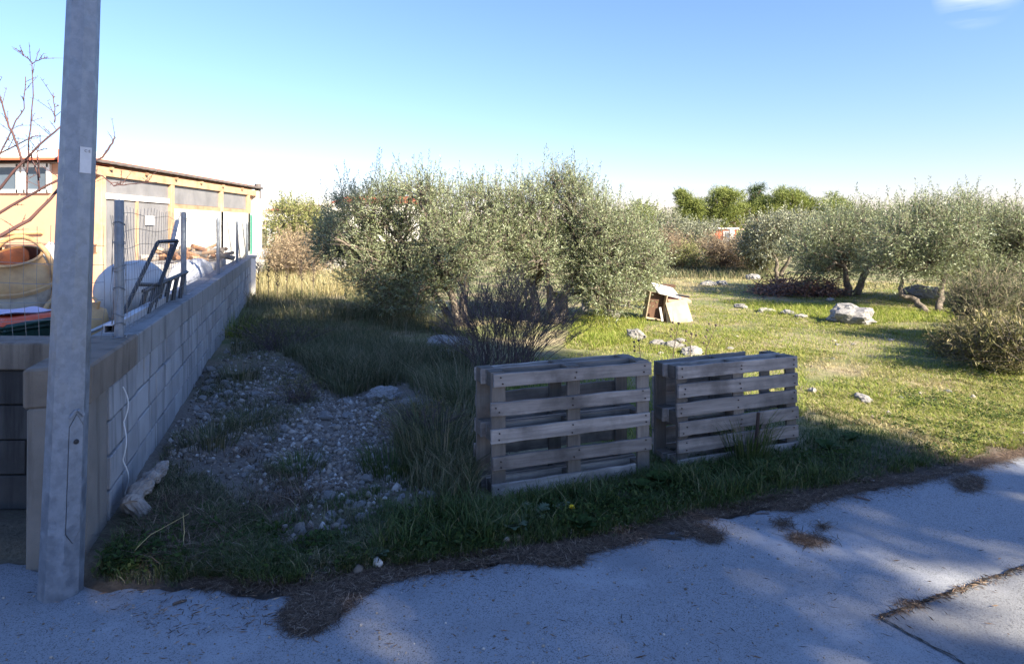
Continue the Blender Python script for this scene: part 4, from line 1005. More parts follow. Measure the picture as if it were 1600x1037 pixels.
scrub('brown dry scrub bank left of the far white boulder', [(1060, 400, 20), (1045, 412, 22), (1075, 418, 18), (1050, 388, 16), (1030, 400, 18)], 27, 1300, M['scrubbrown'], 55, .12, .02, up=.9)
scrub('brown twiggy scrub right of the far white boulder', [(1130, 400, 22), (1150, 392, 20), (1120, 418, 20), (1160, 412, 22), (1145, 420, 20), (1175, 420, 14), (1110, 392, 16)], 27, 1700, M['scrubbrown'], 56, .12, .02, up=.9)
scrub('light green broom bush beside the small olive trunk', [(1185, 412, 16), (1175, 400, 14), (1195, 422, 14)], 25, 500, M['scrubgreen'], 57, .14, .018, up=1.2)
scrub('low green bush in the dry scrub', [(1070, 406, 12), (1085, 410, 10)], 26, 300, M['scrubgreen'], 58, .10, .03)
scrub('distant dark hedge line right of the pines', [(1330, 352, 14), (1360, 350, 14), (1290, 352, 14), (1400, 354, 14), (1250, 356, 12)], 48, 900, M['olivegrey'], 59, .2, .07)
scrub('distant green tree crown behind the right side of the middle olive', [(1005, 340, 22), (1018, 352, 18), (990, 350, 18)], 45, 700, M['pineleaf'], 60, .2, .05)
for k, (px, w, lab) in enumerate([(60, 200, 'far'), ]): pass
# far tree belt that closes the horizon
rng = np.random.default_rng(77)
belt = []
for x in np.linspace(-220, 260, 90):
    yb = 140+rng.uniform(-10, 10); h = rng.uniform(2.2, 4.2)
    for k in range(3): belt.append((np.array([x+rng.uniform(-3, 3), yb+rng.uniform(-2, 2), 1.0+h*(.3+.25*k)]), np.array([3.2, 2.5, h*.4])))
pos, d = crown_shoots(belt, 9000, rng, up=.4, hollow=.2)
q = leaf_quads(pos, d, rng.uniform(.7, 1.3, len(pos)), rng.uniform(.4, .8, len(pos)), rng)
tag(link('far_wood', quads('far_wood', q), M['pineleaf']), 'far belt of low green trees on the horizon', 'wood', kind='stuff')

# pines behind the field
def pine(label, lst, Y, n, m, seed, size, group='pines behind the field', name='pine_tree', trunkx=None, cat='tree'):
    rng = np.random.default_rng(seed); random.seed(seed)
    rr_ = random.Random(seed); lst = [(a_+rr_.uniform(-1, 1)*c_*.9, b_+rr_.uniform(-.75, .6)*c_, c_*rr_.uniform(.38, .66)) for a_, b_, c_ in lst for _ in range(5)]; cl = clumps_px(lst, Y, 1.3, seed, 2, .72); px = trunkx or sum(e[0] for e in lst)/len(lst); x = (px-CX)/F*Y
    base = Vector((x, Y, gz1(x, Y))); o = empty(name, base, label, cat, group); B = np.array(base)
    top = max(c[0][2] for c in cl)-base.z; mb = MB()
    tp = limb_path((0, 0, -.1), (random.uniform(-.4, .4), 0, top*.92), .25, 8); mb.tube(tp, [.2*(1-.8*i/7)+.02 for i in range(8)], 8)
    for C, R in cl:
        c = Vector(C)-base; s = min(tp, key=lambda q: abs(q.z-c.z*.8)); mb.tube(limb_path(s, c, .2, 5), [.07, .06, .045, .03, .02], 5)
    mb.build('trunk', M['pinebark'], o, smooth=True)
    cl = [(np.array(c)-B, np.array(r)) for c, r in cl]
    pos, d = crown_shoots(cl, n, rng, up=.5, hollow=.3)
    q, _ = leafy(pos, d, rng.uniform(.2, .45, n)*size, 9, .22*size, .03*size, rng, spread=.7)
    link('crown', quads('crown', q), m, o); return o
PY = 58
pine('slender dark pine, leftmost of the pines behind the field', [(1075, 318, 14), (1068, 308, 9), (1082, 330, 15), (1070, 338, 13), (1092, 340, 13)], PY, 1900, M['pineleaf'], 71, 1.3)
pine('bright rounded pine, second from the left behind the field', [(1135, 305, 13), (1125, 320, 18), (1145, 322, 18), (1132, 338, 20), (1158, 338, 15), (1112, 335, 12)], PY, 2400, M['pineleaf'], 72, 1.3)
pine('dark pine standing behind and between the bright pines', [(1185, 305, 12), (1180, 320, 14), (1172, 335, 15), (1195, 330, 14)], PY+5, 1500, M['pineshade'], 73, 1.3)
pine('widest bright pine in the middle of the pine group', [(1230, 305, 16), (1212, 315, 16), (1248, 318, 17), (1225, 330, 20), (1258, 332, 16), (1200, 333, 15), (1270, 328, 12)], PY, 2600, M['pineleaf'], 74, 1.3)
pine('small pine at the right end behind the dense olive', [(1308, 322, 13), (1318, 330, 12), (1298, 332, 12)], PY, 1200, M['pineleaf'], 75, 1.3)

# ------------------------------------------------------------------ tall pines behind the camera that throw the shade
nU = Vector((.67, .74, 0)); dV = Vector((-.74, .67, 0))
def UV(u, v, z): q = nU*u+dV*v; return Vector((q.x, q.y, z))
def shade_pine(label, base_uv, clumps, seed, n):
    rng = np.random.default_rng(seed); random.seed(seed)
    base = UV(*base_uv, 0); base.z = 0; o = empty('roadside_pine', base, label, 'tree', 'tall pines across the road'); B = np.array(base)
    cl = [(np.array(UV(u, v, z)), np.array([r, r, r*.8])) for u, v, z, r in clumps]
    top = max(c[0][2] for c in cl); mb = MB(); tp = limb_path((0, 0, -.2), (random.uniform(-.3, .3), 0, top*.95), .2, 9); mb.tube(tp, [.22*(1-.8*i/8)+.03 for i in range(9)], 8)
    for C, R in cl:
        c = Vector(C)-base; s = min(tp, key=lambda q: abs(q.z-c.z*.85)); mb.tube(limb_path(s, c, .2, 5), [.08, .07, .05, .03, .02], 5)
    mb.build('trunk', M['pinebark'], o, smooth=True)
    cl = [(c-B, r) for c, r in cl]
    pos, d = crown_shoots(cl, n, rng, up=.3, hollow=.0)
    wp_ = pos+B+d*.25; uu = wp_[:, 0]*nU.x+wp_[:, 1]*nU.y; vv = wp_[:, 0]*dV.x+wp_[:, 1]*dV.y+wp_[:, 2]/math.tan(SUN_EL)
    keep = np.ones(n, bool)
    for u0, v0, ru, rv in GAPS: keep &= ((uu-u0)/(ru*.9))**2+((vv-v0)/(rv*.9))**2 > rng.uniform(.7, 1.3, n)
    pos = pos[keep]; d = d[keep]; n = len(pos)
    q, _ = leafy(pos, d, rng.uniform(.25, .5, n), 9, .30, .075, rng, spread=.9)
    link('crown', quads('crown', q), M['pineshade'], o); return o
V0 = -12
A1 = [(4.9, V0, 7.3, .7), (5.2, V0, 8.4, .75), (5.5, V0, 9.4, .8), (5.9, V0, 10.4, .9), (6.2, V0, 11.3, .8), (6.5, V0, 11.8, .6), (6.1, V0, 12.2, .65), (5.3, V0, 12.5, .85), (5.4, V0, 11.6, 1.1), (4.4, V0, 11.4, 1.2), (4.2, V0, 9.6, 1.1), (4.0, V0, 8.4, .8)]
A5 = [(4.6, V0, 13.2, .55), (5.0, V0, 13.7, .5), (5.5, V0, 14.4, .45), (6.1, V0, 15.2, .38), (6.6, V0, 15.9, .38), (7.1, V0, 16.5, .38), (7.6, V0, 17.1, .38)]  # added unseen pine, its crown strung out to shade the far wall
GAPS = [(3.0, 1.8, .2, .35), (1.67, 2.3, .26, .45), (3.1, 1.05, .2, .35), (3.84, .5, .22, .35), (4.5, .45, .22, .3), (2.8, .6, .2, .3), (5.2, .35, .3, .3), (1.0, 3.4, .22, .4), (2.2, 1.5, .22, .3), (4.3, 1.3, .15, .25), (3.5, -.2, .5, .4), (5.6, 1.0, .2, .3)]
A2 = [(2.9, V0-.5, 12.2, 1.2), (3.6, V0-.5, 10.6, 1.2), (2.4, V0-.5, 10.6, 1.3), (1.6, V0-.5, 11.9, 1.2), (2.9, V0-.5, 9.0, 1.1), (1.7, V0-.5, 9.0, 1.2), (2.7, V0-.5, 7.9, .75), (1.6, V0-.5, 7.7, .7), (3.9, V0-.5, 12.4, 1.0)]
A3 = [(.4, V0, 12.0, 1.3), (-.8, V0, 11.6, 1.3), (.5, V0, 10.2, 1.3), (-.7, V0, 9.8, 1.3), (.5, V0, 8.4, 1.0), (-.7, V0, 8.2, 1.0), (-1.8, V0, 10.6, 1.2), (-1.9, V0, 9.0, 1.1), (-.2, V0, 7.4, .6)]
A4 = [(-3.2, V0, 11.8, 1.4), (-4.4, V0, 10.8, 1.4), (-3.2, V0, 9.6, 1.4), (-4.5, V0, 8.6, 1.2), (-3.0, V0, 8.0, 1.0), (-5.6, V0, 9.6, 1.3)]
shade_pine('unseen slim pine added across the road to shade the far end of the block wall', (4.6, V0-.4), A5, 95, 1300)
shade_pine('tallest dark pine across the road behind the viewpoint', (5.6, V0), A1, 91, 5200)
shade_pine('broad dark pine across the road left of the tallest one', (2.4, V0-.5), A2, 92, 3600)
shade_pine('dense dark pine across the road directly behind the viewpoint', (-.4, V0), A3, 93, 3400)
shade_pine('leftmost dark pine across the road behind the viewpoint', (-4, V0), A4, 94, 2600)

# ------------------------------------------------------------------ bare tree at the left edge
random.seed(5)
bt0 = Vector((-6.1, 7.0, .0)); o = empty('bare_tree', bt0, 'leafless reddish tree reaching in from the left edge', 'tree'); mb = MB(); tw = MB()
YB = 7.0
def pxline(l, Y): return [P(x, y, Y+dy)-bt0 for x, y, dy in l]
mb.tube([Vector((0, 0, -.05)), Vector((-.02, 0, .6)), P(-62, 420, YB)-bt0, P(-50, 385, YB)-bt0], [.09, .07, .06, .05], 9)
brs = [([(-50, 385, 0), (0, 369, .1), (46, 344, .2), (92, 294, .3), (130, 262, .35)], .024), ([(-50, 385, 0), (-20, 345, 0), (36, 311, .05), (92, 281, .1), (160, 246, .2), (172, 228, .2), (180, 215, .2)], .017),
       ([(-55, 400, 0), (-20, 320, -.2), (0, 295, -.2), (35, 254, -.2), (62, 226, -.2), (98, 195, -.2)], .017), ([(35, 254, -.2), (22, 215, -.2), (12, 190, -.2), (3, 160, -.2), (-4, 130, -.2)], .011),
       ([(42, 305, .1), (43, 262, .1), (48, 200, .1), (52, 150, .1), (50, 100, .1)], .008), ([(62, 278, .1), (58, 240, .1), (60, 235, .1)], .006),
       ([(92, 281, .1), (120, 268, .15), (160, 275, .2), (178, 291, .2), (200, 288, .2), (245, 285, .2)], .008), ([(62, 300, .15), (55, 262, .1), (50, 250, .1), (47, 240, 0)], .008),
       ([(-40, 250, 0), (0, 240, 0), (35, 222, 0), (60, 212, 0)], .008), ([(85, 192, -.2), (86, 170, -.2), (83, 145, -.2)], .005), ([(50, 100, .1), (38, 88, .1), (32, 80, .1)], .004), ([(50, 100, .1), (60, 95, .1), (75, 90, .1)], .004), ([(-10, 300, .2), (0, 240, .2), (20, 200, .2), (38, 170, .2), (40, 120, .2)], .008)]
for l, r in brs:
    pts = pxline(l, YB); fine = []
    for i in range(len(pts)-1): fine += limb_path(pts[i], pts[i+1], .012, 4)[:-1]
    fine.append(pts[-1]); n = len(fine); mb.tube(fine, [r*(1-.65*i/n)+.0015 for i in range(n)], 6)
    for i in range(n-1):
        for k in range(2):
            a = fine[i].lerp(fine[i+1], random.random()); dd = (fine[i+1]-fine[i]).normalized()
            sd = Vector((random.uniform(-1, 1), random.uniform(-1, 1), random.uniform(-.3, 1))).normalized()
            L = random.choice([.015, .02, .03, .03, .12, .22]); e = a+(dd*.5+sd).normalized()*L
            tw.tube([a, a.lerp(e, .5)+Vector((0, 0, .005)), e], [.0035, .003, .0015], 4)
            if L > .1:
                for q in range(5):
                    s2 = a.lerp(e, random.uniform(.2, 1)); tw.tube([s2, s2+Vector((random.uniform(-.02, .02), random.uniform(-.02, .02), random.uniform(0, .02)))], [.003, .002], 4)
mb.build('trunk', M['redtwig'], o, smooth=True); tw.build('spurs', M['redtwig'], o)['kind'] = 'stuff'

# ------------------------------------------------------------------ dead multi-stem shrub behind the pallets
def stem_bush(label, base, n, spread, height, m, seed, name='dead_shrub', leaf=None, rad=.006, cat='shrub', sub=3, lean=(0, 0)):
    rng = random.Random(seed); o = empty(name, base, label, cat); mb = MB(); pos = []; dr = []
    for i in range(n):
        a = rng.uniform(0, 2*math.pi); s = rng.random()**.7*spread; h = height*rng.uniform(.45, 1.05)*(1-.3*(s/spread)**2)
        b0 = rng.random()**.5*spread*.38; a0 = a+rng.uniform(-.9, .9)
        p0 = Vector((math.cos(a0)*b0, math.sin(a0)*b0, -.02)); p1 = Vector((math.cos(a)*s+lean[0]+rng.uniform(-.1, .1), math.sin(a)*s*.8+lean[1], h))
        wv = lambda k: Vector((rng.uniform(-k, k), rng.uniform(-k, k), rng.uniform(-k, k)*.4))
        mid = p0.lerp(p1, .5)+Vector((-math.cos(a)*s*.08, 0, .04))+wv(.07*height)
        rr = rad*rng.uniform(.6, 1.2)
        mb.tube([p0, p0.lerp(mid, .5)+wv(.03*height), mid, mid.lerp(p1, .5)+wv(.04*height), p1], [rr, rr*.85, rr*.7, rr*.5, rr*.3], 4, False)
        for k in range(sub):
            t = rng.uniform(.4, .95); s0 = mid.lerp(p1, t); dd = (p1-mid).normalized(); e = s0+(dd+Vector((rng.uniform(-.7, .7), rng.uniform(-.7, .7), rng.uniform(0, .4)))).normalized()*rng.uniform(.1, .28)*height
            mb.tube([s0, s0.lerp(e, .5)+Vector((0, 0, .01)), e], [rad*.5, rad*.4, rad*.25], 3, False)
            pos.append(s0.lerp(e, rng.random())); dr.append(dd)
    mb.build('stems', m, o)
    if leaf:
        g = np.random.default_rng(seed); pos = np.repeat(np.array(pos), leaf[1], 0)+g.normal(size=(len(pos)*leaf[1], 3))*.05; d = unit(np.repeat(np.array(dr), leaf[1], 0)+g.normal(size=pos.shape)*.7)
        link('leaves', quads('leaves', leaf_quads(pos, d, g.uniform(.6, 1.2, len(pos))*leaf[2], g.uniform(.6, 1.2, len(pos))*leaf[3], g)), leaf[0], o)
    return o
sb = on_ground(785, 590)
stem_bush('dark leafless many stemmed shrub behind the left pallet', sb, 230, .95, 1.15, M['darktwig'], 5, rad=.0052, leaf=(M['shrubright'], 2, .03, .010), sub=7, lean=(.05, 0))
stem_bush('low dark tangled shrub in the tall grass at left', on_ground(440, 545), 90, .8, .42, M['darktwig'], 6, rad=.005, leaf=(M['shrubright'], 4, .05, .012))
stem_bush('dark dry tuft on the gravel by the flat rock', on_ground(470, 628), 90, .30, .22, M['darktwig'], 7, rad=.003, leaf=(M['shrubright'], 3, .04, .006))
stem_bush('dark dry tuft at the right edge of the gravel', on_ground(660, 690), 120, .42, .30, M['darktwig'], 8, rad=.003, leaf=(M['shrubright'], 3, .04, .006))
# prickly pear behind it
o = empty('prickly_pear', on_ground(826, 500), 'dark prickly pear with flat oval pads behind the dead shrub', 'cactus'); b = Vector(o.location)
padm = stone_mesh('pad', 1, 3, 1, .05); padm.materials.append(M['cactus'])
for px, py, s in ((822, 459, .065), (834, 456, .06), (826, 472, .07), (816, 478, .065), (838, 475, .065), (828, 490, .08)):
    q = link('pad', padm, None, o, P(px, py, b.y-.1)-b, (random.uniform(-.3, .3), random.uniform(-.4, .4), random.uniform(-.6, .6))); q.scale = (s*.75, s*.22, s)

# right shrubs
scrub('dense brown green shrub at the right edge throwing a long shadow', [(1492, 545, 18), (1522, 535, 24), (1558, 538, 28), (1600, 540, 32), (1520, 556, 20), (1568, 558, 24), (1622, 548, 30), (1548, 522, 16), (1600, 515, 20)], 8.1, 2300, M['shrubright'], 61, .075, .012, up=.7, sl=(.15, .35), nleaf=14)
scrub('tall feathery grey green broom behind the right shrub', [(1505, 490, 14), (1530, 488, 16), (1568, 490, 16), (1605, 492, 18), (1545, 505, 16), (1590, 508, 16)], 9.8, 800, M['grassmix'], 62, .12, .010, up=1.5, sl=(.3, .6), nleaf=12, sprouts=60)

# ------------------------------------------------------------------ rocks, driftwood, brushwood, boards
def rock(label, px, py, wpx, hpx, seed, name='rock', m='boulder', flat=.75, rough=.35, sub=4, rz=None, group=None, sink=.45, cat='rock'):
    p = on_ground(px, py); w = wpx/F*p.y/2; h = hpx/F*p.y
    me = stone_mesh(name, seed, sub, flat, rough); me.materials.append(M[m])
    zs = [v.co.z for v in me.vertices]; ht = (max(zs)-min(zs))
    o = link(name, me, None, None, (p.x, p.y+w*.7, p.z+h*.5-sink*h*.5), (0, 0, rz if rz is not None else random.uniform(0, 6)))
    k = h*(1+sink)/ht; o.scale = (w, w*.9, k); return tag(o, label, cat, group)
rock('white weathered boulder in the sun at the foot of the right olives', 1342, 506, 66, 30, 4)
rock('large flat slab of rock at the gravel edge', 597, 628, 54, 22, 9, flat=.45, rough=.5)
rock('small rock beside the flat slab at the right', 640, 640, 40, 16, 12, m='stone')
rock('pale pointed stone standing in the roadside weeds', 468, 842, 17, 24, 14, m='stone', flat=1.3)
rock('white stone half buried in the right lawn', 1353, 629, 30, 11, 16, m='stone')
rock('white stone left of the discarded boards', 957, 497, 26, 14, 17, m='stone')
rock('white stone on the grass below the discarded boards', 993, 532, 28, 18, 18, m='stone')
rock('white boulder in the dry scrub before the pines', 1092, 412, 26, 24, 19)
rock('tall white stone left of the left olive', 522, 428, 34, 30, 20, flat=1.1)
rock('second pale stone beside the left olive', 508, 432, 24, 14, 22)
rock('grey stone under the leaning olive trunks', 1450, 468, 60, 24, 23)
rock('pale slab of stone hidden behind the dead shrub', 700, 545, 80, 18, 25, m='stone', flat=.4)
rock('pale stone behind the rods of the dead shrub', 690, 562, 40, 14, 26, m='stone', flat=.5)
rock('low pale stone beside the brushwood pile', 1180, 438, 24, 10, 27)
for k, (px, py, w, lab) in enumerate([(1110, 447, 30, 'low pale stone at the foot of the brown scrub, left one'), (1130, 446, 26, 'low pale stone at the foot of the brown scrub, right one'), (1255, 497, 22, 'pale stone left of the white boulder, nearest to it'),
        (1235, 492, 26, 'second pale stone left of the white boulder'), (1200, 490, 30, 'broad pale stone in the tree shadow stripe on the field'), (1160, 482, 26, 'leftmost pale stone along the tree shadow stripe'), (1055, 545, 40, 'wide pale stone behind the gap between the pallets'),
        (1085, 555, 46, 'widest flat stone just behind the right pallets'), (1030, 540, 30, 'pale stone left of the wide stone behind the pallets'), (1330, 460, 30, 'pale stone right of the brushwood heaps'), (1065, 535, 22, 'small pale stone below the leaning boards'),
        (1315, 458, 22, 'small stone touching the right brushwood heap'), (1300, 470, 16, 'smallest pale stone before the right brushwood heap'), (1580, 446, 24, 'pale stone under the olive at the right edge')]):
    rock(lab, px, py, w*.9, w*.28, 40+k, name='field_stone', m='stone', group='pale limestones in the sunlit grass', cat='stone')
# driftwood log by the wall
o = empty('driftwood_log', on_ground(225, 775), 'bleached gnarled log lying against the foot of the block wall', 'log'); b = Vector(o.location)
pth = [P(204, 790, 3.72), P(212, 772, 3.8), P(228, 752, 3.95), P(243, 738, 4.1), P(255, 724, 4.25)]
mb = MB(); fine = []
for i in range(4): fine += limb_path(pth[i]-b, pth[i+1]-b, .012, 4)[:-1]
fine.append(pth[-1]-b); n = len(fine); mb.tube(fine, [.052-.0022*i+.006*random.random() for i in range(n)], 11)
mb.tube([fine[1], fine[1]+Vector((.08, -.02, -.06)), fine[1]+Vector((.12, -.03, -.12))], [.05, .04, .025], 9)
lg = mb.build('log', M['drift'], o, smooth=True)
bm = bmesh.new(); bm.from_mesh(lg.data); bmesh.ops.subdivide_edges(bm, edges=bm.edges[:], cuts=2, use_grid_fill=True)
for v in bm.verts: v.co += v.normal*(.012*mnoise.noise(v.co*18)+.02*abs(mnoise.noise(Vector((v.co.x*55, v.co.y*22, v.co.z*45)))))-Vector((0, 0, .006))
bm.to_mesh(lg.data); bm.free(); lg.data.polygons.foreach_set('use_smooth', np.zeros(len(lg.data.polygons), bool))

def brush_pile(label, px0, px1, py, h, seed, m, n):
    a = on_ground(px0, py); c = on_ground(px1, py); o = empty('brushwood_pile', (a+c)/2, label, 'brush pile'); rng = random.Random(seed); mb = MB(); L = (c-a).length; pos = []
    for i in range(n):
        x = rng.uniform(-.5, .5)*L; z = rng.random()*h*(1-(2*abs(x)/L)**2); y = rng.uniform(-.7, .7)
        d = Vector((rng.uniform(-1, 1), rng.uniform(-.5, .5), rng.uniform(-.25, .35))).normalized()*rng.uniform(.2, .5); p = Vector((x, y, z+.05)); mb.tube([p-d, p+Vector((0, 0, .03)), p+d], [.012, .01, .005], 4, False)
        pos += [tuple(p+d*rng.uniform(-1, 1)) for _ in range(14)]
    mb.build('sticks', M['darktwig'], o); g = np.random.default_rng(seed); pos = np.array(pos)+g.normal(size=(len(pos), 3))*.05; pos[:, 2] = np.maximum(pos[:, 2], .02)
    link('dead_leaves', quads('dead_leaves', leaf_quads(pos, unit(g.normal(size=pos.shape)), g.uniform(.06, .12, len(pos)), g.uniform(.02, .04, len(pos)), g)), m, o)
brush_pile('reddish brown heap of cut brushwood under the dense olive', 1192, 1255, 461, .40, 3, M['deadred'], 120)
brush_pile('smaller reddish brushwood heap right of the larger one', 1262, 1300, 462, .36, 4, M['deadred'], 80)

# discarded boards
def board(name, label, c, size, rot, m, cat='board', extra=None):
    o = empty(name, c, label, cat, rot=rot); mb = MB(); mb.box((0, 0, 0), size); mb.build('panel', M[m], o, .004)
    if extra: extra(o)
    return o
by = 11.9
def rim_parts(o):
    for s in (-1, 1):
        mb = MB(); mb.box((s*.165, -.02, 0), (.02, .22, .50)); mb.build('side', M['boardpale'], o)
    mb = MB(); mb.box((0, -.02, -.24), (.31, .22, .02)); mb.build('bottom', M['boardpale'], o)
board('drawer_carcass', 'brown open cabinet piece at the left of the discarded boards', P(1023, 477, by+.15), (.31, .02, .48), (.05, .16, .1), 'boardbrown', 'cabinet', rim_parts)
board('white_board', 'white board lying tilted on top of the discarded furniture', P(1040, 454, by+.25), (.50, .42, .025), (.42, .25, .3), 'boardwhite')
board('salmon_board', 'salmon coloured board under the white board', P(1058, 467, by+.3), (.46, .3, .05), (.2, .08, .1), 'boardpink')
board('pale_board', 'widest pale board leaning at the right of the pile', P(1061, 488, by-.05), (.40, .022, .44), (-.35, -.2, .05), 'boardpale')
board('pale_board', 'narrow pale board in the middle of the leaning boards', P(1046, 489, by-.02), (.14, .022, .42), (-.3, -.22, -.5), 'boardpale')
board('pale_board', 'dark edged board leaning inside the pile', P(1040, 488, by+.08), (.16, .03, .40), (-.25, -.2, -.7), 'boardbrown')
board('white_strip', 'thin white strip standing beside the brown cabinet', P(1033, 491, by-.04), (.04, .02, .26), (-.1, -.15, 0), 'boardwhite')
board('dark_plank', 'dark plank lying behind the discarded boards', P(1038, 446, by+1.6), (.42, .2, .06), (0, .05, .1), 'boardbrown', 'plank', lambda o: (lambda mb: (mb.box((0, 0, -.24), (.3, .14, .42)), mb.build('stone_rest', M['stone'], o)))(MB()))
o = empty('dark_tube', P(1066, 462, by+.2), 'dark tube sticking out of the discarded boards', 'tube'); mb = MB(); mb.tube([(-.15, 0, .02), (.12, -.05, -.02)], .02, 8); mb.build('tube', M['blackmetal'], o)
board('grey_plank', 'long grey plank bench under the middle olive', P(893, 458, 13.2), (.85, .16, .05), (0, .03, .1), 'boardbrown', 'plank', lambda o: [(lambda mb: (mb.box((s*.3, 0, -.2), (.14, .14, .36)), mb.build('stone_leg', M['stone'], o)))(MB()) for s in (-1, 1)])

# ------------------------------------------------------------------ grasses, gravel, weeds, litter
def poly_sample(poly, n, rng):
    poly = np.array(poly, float); lo = poly.min(0); hi = poly.max(0); out = []; cnt = 0
    x0, y0 = poly[:, 0], poly[:, 1]; x1, y1 = np.roll(x0, -1), np.roll(y0, -1)
    while cnt < n:
        q = lo+rng.random((n*2, 2))*(hi-lo); X = q[:, :1]; Yq = q[:, 1:]
        c = ((y0 > Yq) != (y1 > Yq)) & (X < (x1-x0)*(Yq-y0)/(y1-y0+1e-12)+x0)
        q = q[c.sum(1) % 2 == 1]; out.append(q); cnt += len(q)
    return np.concatenate(out)[:n]
def px_to_ground(q):
    Y = EYE*F/(q[:, 1]-HY); X = (q[:, 0]-CX)/F*Y
    zf = lambda X, Y: np.where(Y < road_edge(X), 0.0, gz(X, Y))        # the road lies level over the ground
    for _ in range(3):
        z = zf(X, Y); Y = (EYE-z)*F/(q[:, 1]-HY); X = (q[:, 0]-CX)/F*Y
    return np.stack([X, Y, zf(X, Y)], 1)
def clumpy(p, freq, thr, s, rng, soft=.25):
    v = wob(p[:, 0], p[:, 1], freq, s)*.5+.5+.2*wob(p[:, 0], p[:, 1], freq*3.7, s+1)
    return p[rng.random(len(p)) < np.clip((v-thr)/soft, 0, 1)]
def off_road(p, m=.03): return p[p[:, 1] > road_edge(p[:, 0])+m]
def grass(name, label, p, h, w, lean, m, seed, hv=.5):
    rng = np.random.default_rng(seed); n = len(p); a = rng.uniform(0, 2*math.pi, n)
    H = (h if np.ndim(h) else np.full(n, h))*rng.uniform(1-hv, 1+hv*.6, n); W = np.maximum(w, p[:, 1]*.00045)*rng.uniform(.7, 1.3, n)
    ld = np.stack([np.cos(a), np.sin(a), np.zeros(n)], 1)*(lean*rng.uniform(.2, 1.3, n)*H)[:, None]; sd = np.stack([-np.sin(a+rng.normal(size=n)*.6), np.cos(a), np.zeros(n)], 1)*W[:, None]/2
    up = np.array([0, 0, 1.])*H[:, None]; b = p-np.array([0, 0, .01])
    m1 = b+up*.55+ld*.35; tp = b+up*(1-.25*min(lean, 1))+ld
    V = np.stack([b-sd, b+sd, m1+sd*.8, m1-sd*.8, tp], 1)
    o5 = (np.arange(n)*5)[:, None]
    idx = np.concatenate([o5+np.array([[0, 1, 2, 3]]), o5+np.array([[3, 2, 4]])], 1).ravel(); sizes = np.tile([4, 3], n)
    return tag(link(name, meshnp(name, V.reshape(-1, 3), sizes, idx), m), label, 'grass', kind='stuff')
R_ = np.random.default_rng(101)
verge = [(150, 905), (170, 850), (240, 800), (380, 800), (500, 790), (620, 760), (700, 740), (740, 790), (1000, 740), (1060, 730), (1250, 700), (1300, 660), (1420, 690), (1500, 722), (1400, 745), (1200, 785), (1000, 830), (900, 850), (700, 880), (560, 905), (400, 920)]
p = off_road(px_to_ground(poly_sample(verge, 42000, R_)), .0); p = clumpy(p, 2.6, .26, .7, R_)
grass('verge_grass', 'thin short grass right at the asphalt edge', off_road(px_to_ground(poly_sample([(140, 905), (180, 860), (600, 850), (1000, 790), (1400, 712), (1640, 670), (1640, 705), (1400, 755), (1000, 838), (560, 912), (300, 925)], 15000, R_)), -.02), .045, .004, .9, M['grassmix'], 223)
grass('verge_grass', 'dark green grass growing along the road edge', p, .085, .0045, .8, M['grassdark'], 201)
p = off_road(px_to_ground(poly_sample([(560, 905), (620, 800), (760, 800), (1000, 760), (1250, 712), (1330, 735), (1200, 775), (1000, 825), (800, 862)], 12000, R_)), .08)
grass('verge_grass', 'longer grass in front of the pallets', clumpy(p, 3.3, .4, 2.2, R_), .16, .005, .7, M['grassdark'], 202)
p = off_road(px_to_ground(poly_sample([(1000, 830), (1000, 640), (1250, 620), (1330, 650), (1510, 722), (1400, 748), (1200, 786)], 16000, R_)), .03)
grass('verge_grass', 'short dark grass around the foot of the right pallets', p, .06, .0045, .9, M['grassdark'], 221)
p = px_to_ground(poly_sample([(860, 560), (1000, 540), (1260, 545), (1260, 650), (1000, 700), (720, 640), (780, 560)], 26000, R_))
grass('field_grass', 'grass growing behind the pallets', p, .07, .005, .9, M['grasslit'], 222)
# grass tuft at right pallet
def tuft(label, px, py, r, h, n, m, seed, group=None):
    c = on_ground(px, py); g = np.random.default_rng(seed); a = g.uniform(0, 6.28, n); rr = r*g.random(n)**.7
    pp = np.stack([c.x+np.cos(a)*rr, c.y+np.sin(a)*rr, np.zeros(n)], 1); pp[:, 2] = gz(pp[:, 0], pp[:, 1])
    o = grass('grass_tuft', label, pp, h, .005, .75, m, seed); del o['kind']; o['category'] = 'grass tuft'; 
    if group: o['group'] = group
tuft('tall green grass tuft in front of the right pallet', 1168, 722, .13, .40, 260, M['grassdark'], 301)
tuft('tall grass tuft between the gravel and the left pallet', 690, 715, .30, .45, 420, M['grassmix'], 302)
tuft('dark grass tuft at the left foot of the left pallet', 725, 640, .35, .5, 500, M['grassmix'], 303)
tuft('bright grass tuft at the back edge of the gravel', 540, 618, .15, .25, 240, M['grassmix'], 304)
tuft('low dark tuft on the gravel beside the driftwood', 330, 690, .22, .16, 420, M['grassmix'], 306)
tuft('brownish tuft in the middle of the left gravel', 390, 665, .20, .14, 360, M['grassmix'], 307)
tuft('dark tuft on the upper gravel near the block wall', 375, 590, .22, .18, 360, M['grassmix'], 308)
tuft('small green tuft at the lower edge of the gravel', 470, 735, .16, .12, 320, M['grassdark'], 309)
tuft('green tuft at the lower right edge of the gravel', 610, 735, .22, .18, 420, M['grassdark'], 310)
tuft('green tuft at the foot of the block wall far end', 365, 525, .35, .4, 350, M['grasslit'], 305)
